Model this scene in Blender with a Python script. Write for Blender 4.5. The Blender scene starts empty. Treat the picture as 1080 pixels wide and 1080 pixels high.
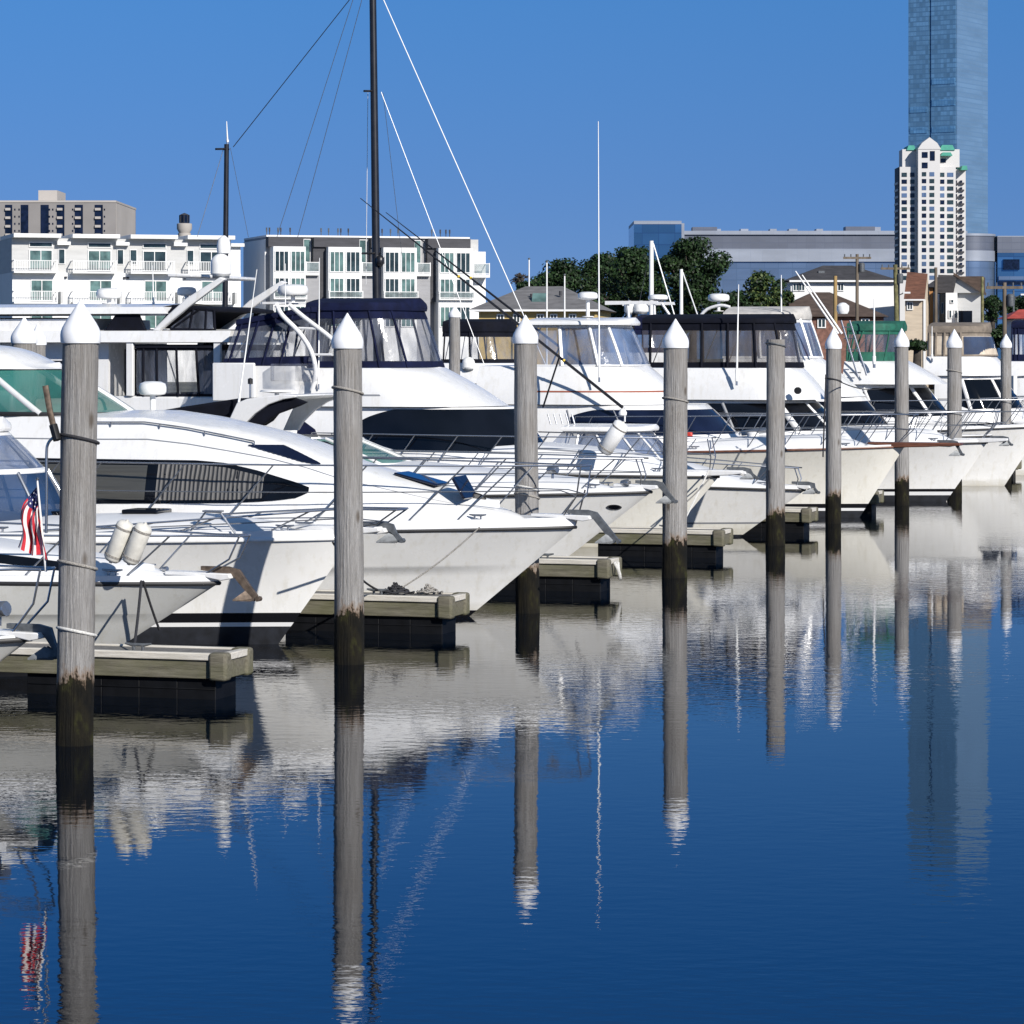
import bpy, bmesh, math, random
from mathutils import Vector, Matrix
random.seed(7)
R = math.radians
PI = math.pi
F, CAM_Z, HOR = 3300.0, 4.2, 371.0        # focal length in px of the 1080 px frame, eye height, horizon row
TH = math.atan2(2.54, 8.25)               # the slips run at this angle to the picture plane
sc = bpy.context.scene
COL = sc.collection

# ------------------------------------------------------------------ materials
def nd(nt, typ, **kw):
    n = nt.nodes.new(typ)
    for k, v in kw.items():
        if k in n.inputs: n.inputs[k].default_value = v
        else: setattr(n, k, v)
    return n

def new_mat(name):
    m = bpy.data.materials.new(name); m.use_nodes = True
    nt = m.node_tree
    return m, nt, nt.nodes['Principled BSDF']

def mix_col(nt, fac, a, b):
    n = nt.nodes.new('ShaderNodeMix'); n.data_type = 'RGBA'
    for sock, v in ((n.inputs[6], a), (n.inputs[7], b)):
        if hasattr(v, 'links'): nt.links.new(v, sock)
        else: sock.default_value = (*v, 1)
    if hasattr(fac, 'links'): nt.links.new(fac, n.inputs[0])
    else: n.inputs[0].default_value = fac
    return n.outputs[2]

def ramp(nt, fac, stops):
    n = nt.nodes.new('ShaderNodeValToRGB')
    el = n.color_ramp.elements
    while len(el) < len(stops): el.new(.5)
    for e, (p, c) in zip(el, stops):
        e.position = p; e.color = (*c, 1) if len(c) == 3 else c
    nt.links.new(fac, n.inputs[0])
    return n.outputs[0]

def noise(nt, scale, stretch=(1, 1, 1), detail=4, rough=.55, coord='Object'):
    tc = nt.nodes.new('ShaderNodeTexCoord')
    mp = nt.nodes.new('ShaderNodeMapping'); mp.inputs['Scale'].default_value = stretch
    nt.links.new(tc.outputs[coord], mp.inputs[0])
    n = nt.nodes.new('ShaderNodeTexNoise')
    n.inputs['Scale'].default_value = scale; n.inputs['Detail'].default_value = detail
    n.inputs['Roughness'].default_value = rough
    nt.links.new(mp.outputs[0], n.inputs['Vector'])
    return n.outputs['Fac']

def bump(nt, bs, h, strength=.3, dist=.02):
    b = nt.nodes.new('ShaderNodeBump')
    b.inputs['Strength'].default_value = strength; b.inputs['Distance'].default_value = dist
    nt.links.new(h, b.inputs['Height']); nt.links.new(b.outputs[0], bs.inputs['Normal'])

def simple(name, col, rough=.5, metal=0, var=.08, scale=3, stretch=(1, 1, 1), bmp=0, spec=.5, coat=0):
    m, nt, bs = new_mat(name)
    if var:
        f = noise(nt, scale, stretch)
        dark = tuple(c * (1 - var * 2) for c in col); light = tuple(min(1, c * (1 + var)) for c in col)
        nt.links.new(ramp(nt, f, [(.3, dark), (.7, light)]), bs.inputs['Base Color'])
        if bmp: bump(nt, bs, f, bmp, .02)
    else:
        bs.inputs['Base Color'].default_value = (*col, 1)
    bs.inputs['Roughness'].default_value = rough; bs.inputs['Metallic'].default_value = metal
    bs.inputs['Specular IOR Level'].default_value = spec
    if coat:
        bs.inputs['Coat Weight'].default_value = coat; bs.inputs['Coat Roughness'].default_value = .05
    return m

def gelcoat(name, col):
    m, nt, bs = new_mat(name)
    f1 = noise(nt, 1.3, (1, 1, 1), 5)
    f2 = noise(nt, 2.2, (4, 4, .35), 5)          # faint runs down the topsides
    c = ramp(nt, f1, [(.3, tuple(x * .93 for x in col)), (.7, col)])
    st = ramp(nt, f2, [(.52, (1, 1, 1)), (.8, (.86, .84, .79))])
    n = nt.nodes.new('ShaderNodeMix'); n.data_type = 'RGBA'; n.blend_type = 'MULTIPLY'
    n.inputs[0].default_value = 1
    nt.links.new(c, n.inputs[6]); nt.links.new(st, n.inputs[7])
    tcz = nt.nodes.new('ShaderNodeTexCoord'); sz = nt.nodes.new('ShaderNodeSeparateXYZ'); nt.links.new(tcz.outputs['Object'], sz.inputs[0])
    az = nd(nt, 'ShaderNodeMath', operation='MULTIPLY_ADD'); az.inputs[1].default_value = .3
    nt.links.new(noise(nt, 3, (.6, .6, 3), 5), az.inputs[0]); nt.links.new(sz.outputs['Z'], az.inputs[2])
    scum = ramp(nt, az.outputs[0], [(.16, (.55,) * 3), (.40, (0, 0, 0))])
    nt.links.new(mix_col(nt, scum, n.outputs[2], (.36, .32, .22)), bs.inputs['Base Color'])
    nt.links.new(ramp(nt, noise(nt, 5), [(.3, (.18,) * 3), (.7, (.32,) * 3)]), bs.inputs['Roughness'])
    return m

def vinyl_mat(name, col, alpha):
    m, nt, bs = new_mat(name)
    w = noise(nt, 2.2, (1, 1, .45), 5, .6)
    nt.links.new(ramp(nt, w, [(.35, tuple(c * .6 for c in col)), (.65, col)]), bs.inputs['Base Color'])
    bs.inputs['Roughness'].default_value = .12
    a = ramp(nt, noise(nt, 3.1, (1, 1, .4), 3), [(.35, (alpha - .15,) * 3), (.65, (alpha + .2,) * 3)])
    nt.links.new(a, bs.inputs['Alpha'])
    bump(nt, bs, w, .5, .05)
    return m

def glass_mat(name, col, rough=.04, alpha=1.0, spec=.5):
    m, nt, bs = new_mat(name)
    f = noise(nt, .9, (1, 1, 1), 2)
    nt.links.new(ramp(nt, f, [(.35, tuple(c * .5 for c in col)), (.65, tuple(c * 1.3 for c in col))]), bs.inputs['Base Color'])
    bs.inputs['Roughness'].default_value = rough; bs.inputs['Alpha'].default_value = alpha
    bs.inputs['Specular IOR Level'].default_value = spec
    return m

def wood_piling():
    m, nt, bs = new_mat('weathered_piling_wood')
    tc = nt.nodes.new('ShaderNodeTexCoord')
    sep = nt.nodes.new('ShaderNodeSeparateXYZ'); nt.links.new(tc.outputs['Object'], sep.inputs[0])
    grain = noise(nt, 9, (4, 4, .16), 8, .7)
    blot = noise(nt, 1.6, (1, 1, .5), 5)
    dry = ramp(nt, grain, [(.26, (.065, .06, .055)), (.38, (.235, .225, .215)), (.60, (.36, .35, .34)), (.8, (.49, .475, .46))])
    dry = mix_col(nt, ramp(nt, blot, [(.45, (0, 0, 0)), (.72, (.55,) * 3)]), dry, (.17, .145, .115))
    knots = nt.nodes.new('ShaderNodeTexVoronoi'); knots.inputs['Scale'].default_value = 2.1
    mp = nt.nodes.new('ShaderNodeMapping'); mp.inputs['Scale'].default_value = (1.3, 1.3, .55)
    nt.links.new(tc.outputs['Object'], mp.inputs[0]); nt.links.new(mp.outputs[0], knots.inputs['Vector'])
    dry = mix_col(nt, ramp(nt, knots.outputs['Distance'], [(.05, (.75,) * 3), (.13, (0, 0, 0))]), dry, (.09, .068, .048))
    wetc = ramp(nt, noise(nt, 6, (1, 1, .5), 6), [(.35, (.003, .003, .0025)), (.58, (.012, .010, .005)), (.75, (.042, .044, .010))])
    rim = noise(nt, 9, (1, 1, .4), 6, .7)
    ad = nd(nt, 'ShaderNodeMath', operation='MULTIPLY_ADD'); ad.inputs[1].default_value = .85
    nt.links.new(rim, ad.inputs[0]); nt.links.new(sep.outputs['Z'], ad.inputs[2])
    hv = nd(nt, 'ShaderNodeMath', operation='MULTIPLY'); hv.inputs[1].default_value = .5; nt.links.new(ad.outputs[0], hv.inputs[0]); ad = hv
    stain = ramp(nt, ad.outputs[0], [(.0, (1, 1, 1)), (.545, (1, 1, 1)), (.57, (0, 0, 0))])
    brown = ramp(nt, ad.outputs[0], [(.54, (1, 1, 1)), (.63, (0, 0, 0))])
    mid = mix_col(nt, brown, dry, (.23, .15, .09))
    nt.links.new(mix_col(nt, stain, mid, wetc), bs.inputs['Base Color'])
    bs.inputs['Roughness'].default_value = .85; bs.inputs['Specular IOR Level'].default_value = .25
    bump(nt, bs, grain, 1.0, .05)
    return m

def wood_dock(name, dark, light, green, amount, stretch):
    m, nt, bs = new_mat(name)
    g = noise(nt, 7, stretch, 7, .7)
    c = ramp(nt, g, [(.3, dark), (.7, light)])
    a = ramp(nt, noise(nt, 1.4, (1, 1, 2), 4), [(.38, (0, 0, 0)), (.62, (amount,) * 3)])
    nt.links.new(mix_col(nt, a, c, green), bs.inputs['Base Color'])
    bs.inputs['Roughness'].default_value = .8
    bump(nt, bs, g, .6, .02)
    return m

def leaf_mat(name, a, b):
    m, nt, bs = new_mat(name)
    oi = noise(nt, .9, (1, 1, 1), 3)
    nt.links.new(ramp(nt, oi, [(.35, a), (.65, b)]), bs.inputs['Base Color'])
    bs.inputs['Roughness'].default_value = .6; bs.inputs['Specular IOR Level'].default_value = .3
    return m

def lines_mat(name, base, line, z_step, x_step, wz=.12, wx=.06, rough=.2, metal=.5, var=.25, vscale=(.03, .03, .12)):
    """a curtain wall: thin lines every z_step and x_step metres, panes of slightly different tone"""
    m, nt, bs = new_mat(name)
    tc = nt.nodes.new('ShaderNodeTexCoord')
    sep = nt.nodes.new('ShaderNodeSeparateXYZ'); nt.links.new(tc.outputs['Object'], sep.inputs[0])
    xy = nd(nt, 'ShaderNodeMath', operation='ADD')
    nt.links.new(sep.outputs['X'], xy.inputs[0]); nt.links.new(sep.outputs['Y'], xy.inputs[1])
    masks = []; cells = []
    for src, st, w in ((sep.outputs['Z'], z_step, wz), (xy.outputs[0], x_step, wx)):
        d = nd(nt, 'ShaderNodeMath', operation='DIVIDE'); nt.links.new(src, d.inputs[0]); d.inputs[1].default_value = st
        fr = nd(nt, 'ShaderNodeMath', operation='FRACT'); nt.links.new(d.outputs[0], fr.inputs[0])
        lt = nd(nt, 'ShaderNodeMath', operation='LESS_THAN'); nt.links.new(fr.outputs[0], lt.inputs[0]); lt.inputs[1].default_value = w
        fl = nd(nt, 'ShaderNodeMath', operation='FLOOR'); nt.links.new(d.outputs[0], fl.inputs[0])
        masks.append(lt.outputs[0]); cells.append(fl.outputs[0])
    mx = nd(nt, 'ShaderNodeMath', operation='MAXIMUM'); nt.links.new(masks[0], mx.inputs[0]); nt.links.new(masks[1], mx.inputs[1])
    cb = nt.nodes.new('ShaderNodeCombineXYZ'); nt.links.new(cells[0], cb.inputs[0]); nt.links.new(cells[1], cb.inputs[1])
    wn = nt.nodes.new('ShaderNodeTexWhiteNoise'); wn.noise_dimensions = '2D'; nt.links.new(cb.outputs[0], wn.inputs['Vector'])
    big = noise(nt, 1, vscale, 3)
    c = ramp(nt, wn.outputs['Value'], [(0, tuple(x * (1 - var) for x in base)), (1, tuple(x * (1 + var) for x in base))])
    c2 = mix_col(nt, ramp(nt, big, [(.4, (0, 0, 0)), (.62, (.45,) * 3)]), c, tuple(x * .62 for x in base))
    nt.links.new(mix_col(nt, mx.outputs[0], c2, line), bs.inputs['Base Color'])
    bs.inputs['Roughness'].default_value = rough; bs.inputs['Metallic'].default_value = metal
    return m

M = {}
M['white'] = gelcoat('white_gelcoat', (.74, .74, .735))
M['hullwhite'] = gelcoat('white_hull_gelcoat', (.82, .815, .79))
M['cream'] = gelcoat('cream_gelcoat', (.78, .76, .69))
M['greyhull'] = gelcoat('pale_grey_gelcoat', (.66, .66, .63))
M['deck'] = simple('deck_white', (.73, .735, .74), .4, var=.04, scale=2)
M['nonskid'] = simple('nonskid_deck', (.72, .72, .71), .7, var=.04, scale=30, bmp=.2)
M['black_glass'] = glass_mat('black_window_glass', (.004, .005, .008), .03, spec=.35)
M['navy_glass'] = glass_mat('navy_window_glass', (.006, .01, .028), .05, spec=.4)
M['teal_glass'] = glass_mat('teal_windscreen_glass', (.045, .19, .165), .03, .6)
M['blue_glass'] = glass_mat('blue_windscreen_glass', (.02, .05, .12), .04, .75)
M['dark_inside'] = simple('dark_interior', (.02, .02, .022), .7, var=0)
M['steel'] = simple('polished_steel', (.40, .41, .43), .25, .85, var=0)
M['galv'] = simple('galvanised_steel', (.13, .14, .15), .5, .35, var=.2, scale=12)
M['bronze'] = simple('rusty_anchor_steel', (.16, .12, .09), .6, .5, var=.3, scale=14)
M['navy'] = simple('navy_canvas', (.004, .007, .032), .85, var=.2, scale=5, bmp=.3, spec=.2)
M['black'] = simple('black_canvas', (.003, .004, .010), .85, var=.2, scale=5, bmp=.3, spec=.2)
M['green'] = simple('green_canvas', (.008, .10, .065), .75, var=.2, scale=5, bmp=.3)
M['beige'] = simple('taupe_canvas', (.20, .165, .13), .8, var=.15, scale=5, bmp=.3)
M['greycanvas'] = simple('light_grey_canvas', (.50, .48, .45), .8, var=.1, scale=5, bmp=.3)
M['cream_panel'] = simple('cream_canvas', (.55, .47, .37), .8, var=.12, scale=4, bmp=.4)
M['vinyl'] = vinyl_mat('clear_vinyl', (.20, .22, .28), .26)
M['vinyl_blue'] = vinyl_mat('blue_tinted_vinyl', (.16, .22, .36), .62)
M['vinyl_brown'] = vinyl_mat('smoky_vinyl', (.15, .13, .12), .42)
M['rubber'] = simple('black_rubber', (.012, .012, .013), .5, var=.1)
M['bottom'] = simple('antifouling_paint', (.012, .014, .02), .6, var=.3, scale=6)
M['bootblack'] = simple('boot_stripe_black', (.008, .008, .01), .25, var=0)
M['bootwhite'] = simple('boot_stripe_white', (.7, .7, .7), .25, var=0)
M['teak'] = simple('varnished_teak', (.15, .06, .035), .35, var=.25, scale=9, stretch=(.3, 3, 3))
M['redline'] = simple('rust_red_stripe', (.30, .09, .05), .4, var=0)
M['greyline'] = simple('grey_stripe', (.22, .23, .25), .4, var=0)
M['seat'] = simple('seat_vinyl', (.62, .58, .52), .6, var=.06)
M['dome'] = simple('radome_white', (.80, .80, .78), .3, var=.03)
M['rope'] = simple('grey_rope', (.33, .31, .28), .9, var=.3, scale=60, bmp=.5)
M['ropedark'] = simple('dark_rope', (.03, .03, .035), .9, var=.3, scale=60, bmp=.5)
M['ropewhite'] = simple('white_rope', (.62, .61, .58), .9, var=.2, scale=60, bmp=.5)
M['fender_white'] = simple('clean_fender_vinyl', (.78, .78, .77), .4, var=.05, scale=5)
M['fender'] = simple('worn_fender_vinyl', (.66, .64, .58), .5, var=.14, scale=5)
M['piling'] = wood_piling()
M['cap'] = simple('white_plastic_cap', (.82, .83, .85), .45, var=.03, scale=6)
M['fascia'] = wood_dock('dock_fascia_wood', (.07, .062, .045), (.19, .175, .13), (.085, .09, .03), .5, (.3, 3, 3))
M['trim'] = wood_dock('dock_edge_board', (.42, .39, .34), (.66, .63, .57), (.3, .3, .2), .15, (.3, 3, 3))
M['planks'] = wood_dock('dock_planks', (.10, .095, .09), (.22, .21, .20), (.12, .12, .1), .3, (3, .3, 3))
M['float'] = simple('black_dock_float', (.004, .0045, .006), .6, var=.35, scale=4, bmp=.2, spec=.2)
M['blackmast'] = simple('black_painted_mast', (.014, .014, .017), .35, var=.2, scale=3)
M['yellow'] = simple('yellow_band', (.6, .42, .03), .5, var=0)
M['red'] = simple('red_plastic', (.55, .05, .03), .4, var=0)
M['flagred'] = simple('flag_red', (.50, .02, .035), .8, var=.1, scale=30)
M['flagwhite'] = simple('flag_white', (.78, .77, .76), .8, var=.05, scale=30)
M['flagblue'] = simple('flag_blue', (.02, .025, .12), .8, var=.1, scale=30)

PIECES = {'curtain', 'side_window', 'window_blind', 'corner_post', 'window_post', 'edge_board', 'fascia', 'roof_unit', 'roof_vent', 'deck_hatch', 'deck_post', 'side_stripe', 'balcony_front', 'canvas_wing', 'rod_holder', 'helm_seat', 'copper_roof', 'dark_opening', 'side_balcony', 'skylight'}
# ------------------------------------------------------------------ mesh builder
class MB:
    def __init__(s): s.v = []; s.f = []; s.m = []; s.mats = []
    def mat(s, name):
        if name not in s.mats: s.mats.append(name)
        return s.mats.index(name)
    def face(s, idx, m): s.f.append(tuple(idx)); s.m.append(s.mat(m))
    def add(s, pts):
        i = len(s.v); s.v.extend([tuple(p) for p in pts]); return list(range(i, i + len(pts)))
    def poly(s, pts, m): s.face(s.add(pts), m)
    def grid(s, rows, m, close=False, mfun=None):
        ids = [s.add(r) for r in rows]
        n = len(rows[0])
        for i in range(len(rows) - 1):
            for j in range(n if close else n - 1):
                k = (j + 1) % n
                s.face((ids[i][j], ids[i][k], ids[i + 1][k], ids[i + 1][j]), mfun(i, j) if mfun else m)
        return ids
    def tube(s, pts, r, m, n=7, caps=True):
        pts = [Vector(p) for p in pts]
        rs = r if isinstance(r, (list, tuple)) else [r] * len(pts)
        prev = None; rows = []
        for i, p in enumerate(pts):
            t = (pts[min(i + 1, len(pts) - 1)] - pts[max(i - 1, 0)])
            if t.length < 1e-9: t = Vector((0, 0, 1))
            t.normalize()
            if prev is None:
                a = Vector((0, 0, 1)) if abs(t.z) < .9 else Vector((1, 0, 0))
                u = t.cross(a).normalized()
            else:
                u = (prev - t * prev.dot(t))
                u = u.normalized() if u.length > 1e-6 else t.orthogonal().normalized()
            prev = u; w = t.cross(u)
            rows.append([p + (u * math.cos(2 * PI * k / n) + w * math.sin(2 * PI * k / n)) * rs[i] for k in range(n)])
        ids = s.grid(rows, m, close=True)
        if caps:
            s.face(ids[0][::-1], m); s.face(ids[-1], m)
    def box(s, x0, x1, y0, y1, z0, z1, m):
        i = s.add([(x, y, z) for z in (z0, z1) for y in (y0, y1) for x in (x0, x1)])
        for q in ((0, 2, 3, 1), (4, 5, 7, 6), (0, 1, 5, 4), (2, 6, 7, 3), (0, 4, 6, 2), (1, 3, 7, 5)):
            s.face([i[k] for k in q], m)
    def obox(s, c, ax, ay, az, m):
        """box about centre c with half-axis vectors"""
        c, ax, ay, az = Vector(c), Vector(ax), Vector(ay), Vector(az)
        i = s.add([c + ax * x + ay * y + az * z for z in (-1, 1) for y in (-1, 1) for x in (-1, 1)])
        for q in ((0, 2, 3, 1), (4, 5, 7, 6), (0, 1, 5, 4), (2, 6, 7, 3), (0, 4, 6, 2), (1, 3, 7, 5)):
            s.face([i[k] for k in q], m)
    def lathe(s, prof, c, m, n=20, axis=None):
        c = Vector(c)
        if axis is None: X, Yv, Z = Vector((1, 0, 0)), Vector((0, 1, 0)), Vector((0, 0, 1))
        else:
            Z = Vector(axis).normalized(); X = Z.orthogonal().normalized(); Yv = Z.cross(X)
        rows = [[c + X * (r * math.cos(2 * PI * k / n)) + Yv * (r * math.sin(2 * PI * k / n)) + Z * z for k in range(n)] for r, z in prof]
        ids = s.grid(rows, m, close=True)
        if prof[0][0] > 1e-4: s.face(ids[0][::-1], m)
        if prof[-1][0] > 1e-4: s.face(ids[-1], m)
    def prism(s, poly, y0, y1, m):
        """polygon in (x, z) extruded from y0 to y1"""
        a = s.add([(x, y0, z) for x, z in poly]); b = s.add([(x, y1, z) for x, z in poly])
        n = len(poly)
        s.face(a, m); s.face(b[::-1], m)
        for k in range(n):
            s.face((a[k], b[k], b[(k + 1) % n], a[(k + 1) % n]), m)
    def pieces(s):
        par = list(range(len(s.v)))
        def find(i):
            while par[i] != i: par[i] = par[par[i]]; i = par[i]
            return i
        key = {}
        for i, v in enumerate(s.v):
            k = tuple(round(c, 3) for c in v)
            if k in key: par[find(i)] = find(key[k])
            else: key[k] = i
        for f in s.f:
            for i in f[1:]: par[find(i)] = find(f[0])
        groups = {}
        for f, m in zip(s.f, s.m): groups.setdefault(find(f[0]), []).append((f, m))
        out = []
        for fs in groups.values():
            b = MB(); b.mats = s.mats; mp = {}
            for f, m in fs:
                for i in f:
                    if i not in mp: mp[i] = len(b.v); b.v.append(s.v[i])
                b.f.append(tuple(mp[i] for i in f)); b.m.append(m)
            out.append(b)
        return out
    def build(s, name, parent=None, smooth=35, bevel=0, fix=True, solid=0, weld=True):
        if name in PIECES:
            ps = s.pieces()
            if len(ps) > 1: return [p.build1(name, parent, smooth, bevel, fix, solid, weld) for p in ps][0]
        return s.build1(name, parent, smooth, bevel, fix, solid, weld)
    def build1(s, name, parent=None, smooth=35, bevel=0, fix=True, solid=0, weld=True):
        me = bpy.data.meshes.new(name)
        me.from_pydata(s.v, [], s.f)
        for k in s.mats: me.materials.append(M[k])
        me.polygons.foreach_set('material_index', s.m)
        if fix:
            bm = bmesh.new(); bm.from_mesh(me)
            if weld: bmesh.ops.remove_doubles(bm, verts=bm.verts, dist=1e-4)
            bmesh.ops.recalc_face_normals(bm, faces=bm.faces)
            bm.to_mesh(me); bm.free()
        if smooth:
            me.polygons.foreach_set('use_smooth', [True] * len(me.polygons))
            me.set_sharp_from_angle(angle=R(smooth))
        o = bpy.data.objects.new(name, me); COL.objects.link(o)
        if solid:
            md = o.modifiers.new('solid', 'SOLIDIFY'); md.thickness = solid; md.offset = 0
        if bevel:
            md = o.modifiers.new('bevel', 'BEVEL'); md.width = bevel; md.segments = 2
            md.limit_method = 'ANGLE'; md.angle_limit = R(40)
        if parent: o.parent = parent
        return o

def tag(o, label=None, cat=None, group=None, kind=None):
    if label: o['label'] = label
    if cat: o['category'] = cat
    if group: o['group'] = group
    if kind: o['kind'] = kind
    return o

def empty(name, loc, rz=0, **kw):
    o = bpy.data.objects.new(name, None); COL.objects.link(o)
    o.location = loc; o.rotation_euler = (0, 0, rz); o.empty_display_size = .3
    return tag(o, **kw)

def at(px, py, Y): return Vector(((px - 540) / F * Y, Y, CAM_Z - (py - HOR) / F * Y))
def Yw(py): return CAM_Z * F / (py - HOR)            # distance of a point of the water seen at row py

class Frame:
    """a thing standing at a world point, turned by -th; pix() turns a photo point into its own x, z on the plane y = yl"""
    def __init__(s, name, px, Y, th=TH, z=0, **kw):
        s.O = Vector(((px - 540) / F * Y, Y, z)); s.th = th
        s.u = Vector((math.cos(th), -math.sin(th), 0)); s.w = Vector((math.sin(th), math.cos(th), 0))
        s.root = empty(name, s.O, -th, **kw)
    def pix(s, px, py, yl=0.0):
        d = Vector(((px - 540) / F, 1, -(py - HOR) / F)); C = Vector((0, 0, CAM_Z))
        t = (yl + (s.O - C).dot(s.w)) / d.dot(s.w)
        P = C + d * t - s.O
        return P.dot(s.u), P.z
    def p3(s, px, py, yl=0.0):
        x, z = s.pix(px, py, yl); return Vector((x, yl, z))

def lerp(a, b, t): return a + (b - a) * t
def interp(xs, ys):
    def f(x):
        if x <= xs[0]: return ys[0]
        for i in range(len(xs) - 1):
            if x <= xs[i + 1]: return lerp(ys[i], ys[i + 1], (x - xs[i]) / (xs[i + 1] - xs[i]))
        return ys[-1]
    return f
def smooth_poly(pts, k=3):
    """Catmull-Rom through the points"""
    pts = [Vector(p) for p in pts]; out = []
    for i in range(len(pts) - 1):
        p0, p1, p2, p3 = pts[max(i - 1, 0)], pts[i], pts[i + 1], pts[min(i + 2, len(pts) - 1)]
        for j in range(k):
            t = j / k
            out.append(.5 * ((2 * p1) + (p2 - p0) * t + (2 * p0 - 5 * p1 + 4 * p2 - p3) * t * t + (3 * p1 - p0 - 3 * p2 + p3) * t ** 3))
    out.append(pts[-1]); return out

# ------------------------------------------------------------------ ruled shells for cabins, bridges and canopies
def plan(xa, xf, hw, nose, z, hwa=None, n1=12, n2=16, e=2.3):
    """starboard half outline: straight side from xa, then a rounded nose ending on the centreline at xf"""
    hwa = hw if hwa is None else hwa
    zf = z if callable(z) else (lambda x: z)
    pts = []
    xs = max(xf - nose, xa + .05)
    for i in range(n1):
        t = i / n1; x = lerp(xa, xs, t); pts.append(Vector((x, -lerp(hwa, hw, t), zf(x))))
    for i in range(n2 + 1):
        a = i / n2 * PI / 2
        x = xs + (xf - xs) * math.sin(a) ** (2 / e); y = -hw * max(0, math.cos(a)) ** (2 / e)
        pts.append(Vector((x, y, zf(x))))
    pts[-1].y = 0
    return pts

class Shell:
    def __init__(s, base, top, bulge=0): s.b, s.t, s.n, s.bulge = base, top, len(base), bulge
    def at(s, c, f):
        f = min(max(f, 0), s.n - 1); i = min(int(f), s.n - 2); return c[i].lerp(c[i + 1], f - i)
    def nrm(s, f):
        i = min(max(int(f), 0), s.n - 2)
        t = s.b[i + 1] - s.b[i]; n = Vector((t.y, -t.x, 0))
        if n.length < 1e-6: return Vector((1, 0, 0))
        n.normalize()
        return -n if n.y > 0 and n.x <= 0 else n
    def P(s, f, v, off=0):
        p = s.at(s.b, f).lerp(s.at(s.t, f), v)
        return p + s.nrm(f) * (s.bulge * math.sin(PI * min(max(v, 0), 1)) + off)
    def f_at(s, x, v):
        best = 0
        for i in range(s.n * 8 - 7):
            f = i / 8
            if s.P(f, v).x <= x: best = f
        return best
    def rows(s, vs, off=0):
        out = []
        for v in vs:
            st = [s.P(f, v, off) for f in range(s.n)]
            out.append(st + [Vector((p.x, -p.y, p.z)) for p in reversed(st[:-1])])
        return out
    def cap(s, mb, m, v=1.0, crown=.06, off=0, k=6, power=2, zoff=0):
        for i in range(s.n - 1):
            rr = []
            for f in (i, i + 1):
                p = s.P(f, v, off)
                rr.append([Vector((p.x, p.y * q, p.z + zoff + crown * (1 - abs(q) ** power))) for q in [1 - 2 * j / k for j in range(k + 1)]])
            mb.grid(rr, m)
    def body(s, mb, m, crown=.06, nv=5, roof=True, floor=False, v0=0.0, v1=1.0, close=True, power=2):
        mb.grid(s.rows([lerp(v0, v1, i / nv) for i in range(nv + 1)]), m, close=close)
        if roof: s.cap(mb, m, v1, crown, power=power)
        if floor: s.cap(mb, m, v0, 0)
    def band(s, mb, m, f0, f1, v0, v1, off=.008, nf=14, nv=3, both=True):
        """a panel on the shell between positions f0..f1, heights v0(t)..v1(t)"""
        a = v0 if callable(v0) else (lambda t: v0); b = v1 if callable(v1) else (lambda t: v1)
        for sg in ((1, -1) if both else (1,)):
            rows = []
            for i in range(nf + 1):
                t = i / nf; f = lerp(f0, f1, t)
                r = []
                for j in range(nv + 1):
                    p = s.P(f, lerp(a(t), b(t), j / nv), off); r.append(Vector((p.x, p.y * sg, p.z)))
                rows.append(r)
            mb.grid(rows, m)
    def panel(s, mb, m, xs, zlo, zhi, off=.01, n=24, nv=3, both=True):
        """a window drawn in side view: from xs[0] to xs[1], between heights zlo(x) and zhi(x)"""
        for sg in ((1, -1) if both else (1,)):
            rows = []
            for i in range(n + 1):
                x = lerp(xs[0], xs[1], i / n); r = []
                for j in range(nv + 1):
                    z = lerp(zlo(x), zhi(x), j / nv)
                    v = .5
                    for _ in range(4):
                        f = s.f_at(x, v); zb, zt = s.at(s.b, f).z, s.at(s.t, f).z
                        v = min(max((z - zb) / (zt - zb), 0), 1)
                    p = s.P(f, v, off); r.append(Vector((x, p.y * sg, z)))
                rows.append(r)
            mb.grid(rows, m)
    def strip(s, mb, m, f, v0, v1, w=.03, off=.012, both=True):
        for sg in ((1, -1) if both else (1,)):
            pts = [s.P(f, lerp(v0, v1, i / 6), off) for i in range(7)]
            mb.tube([(p.x, p.y * sg, p.z) for p in pts], w, m, 6)

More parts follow.
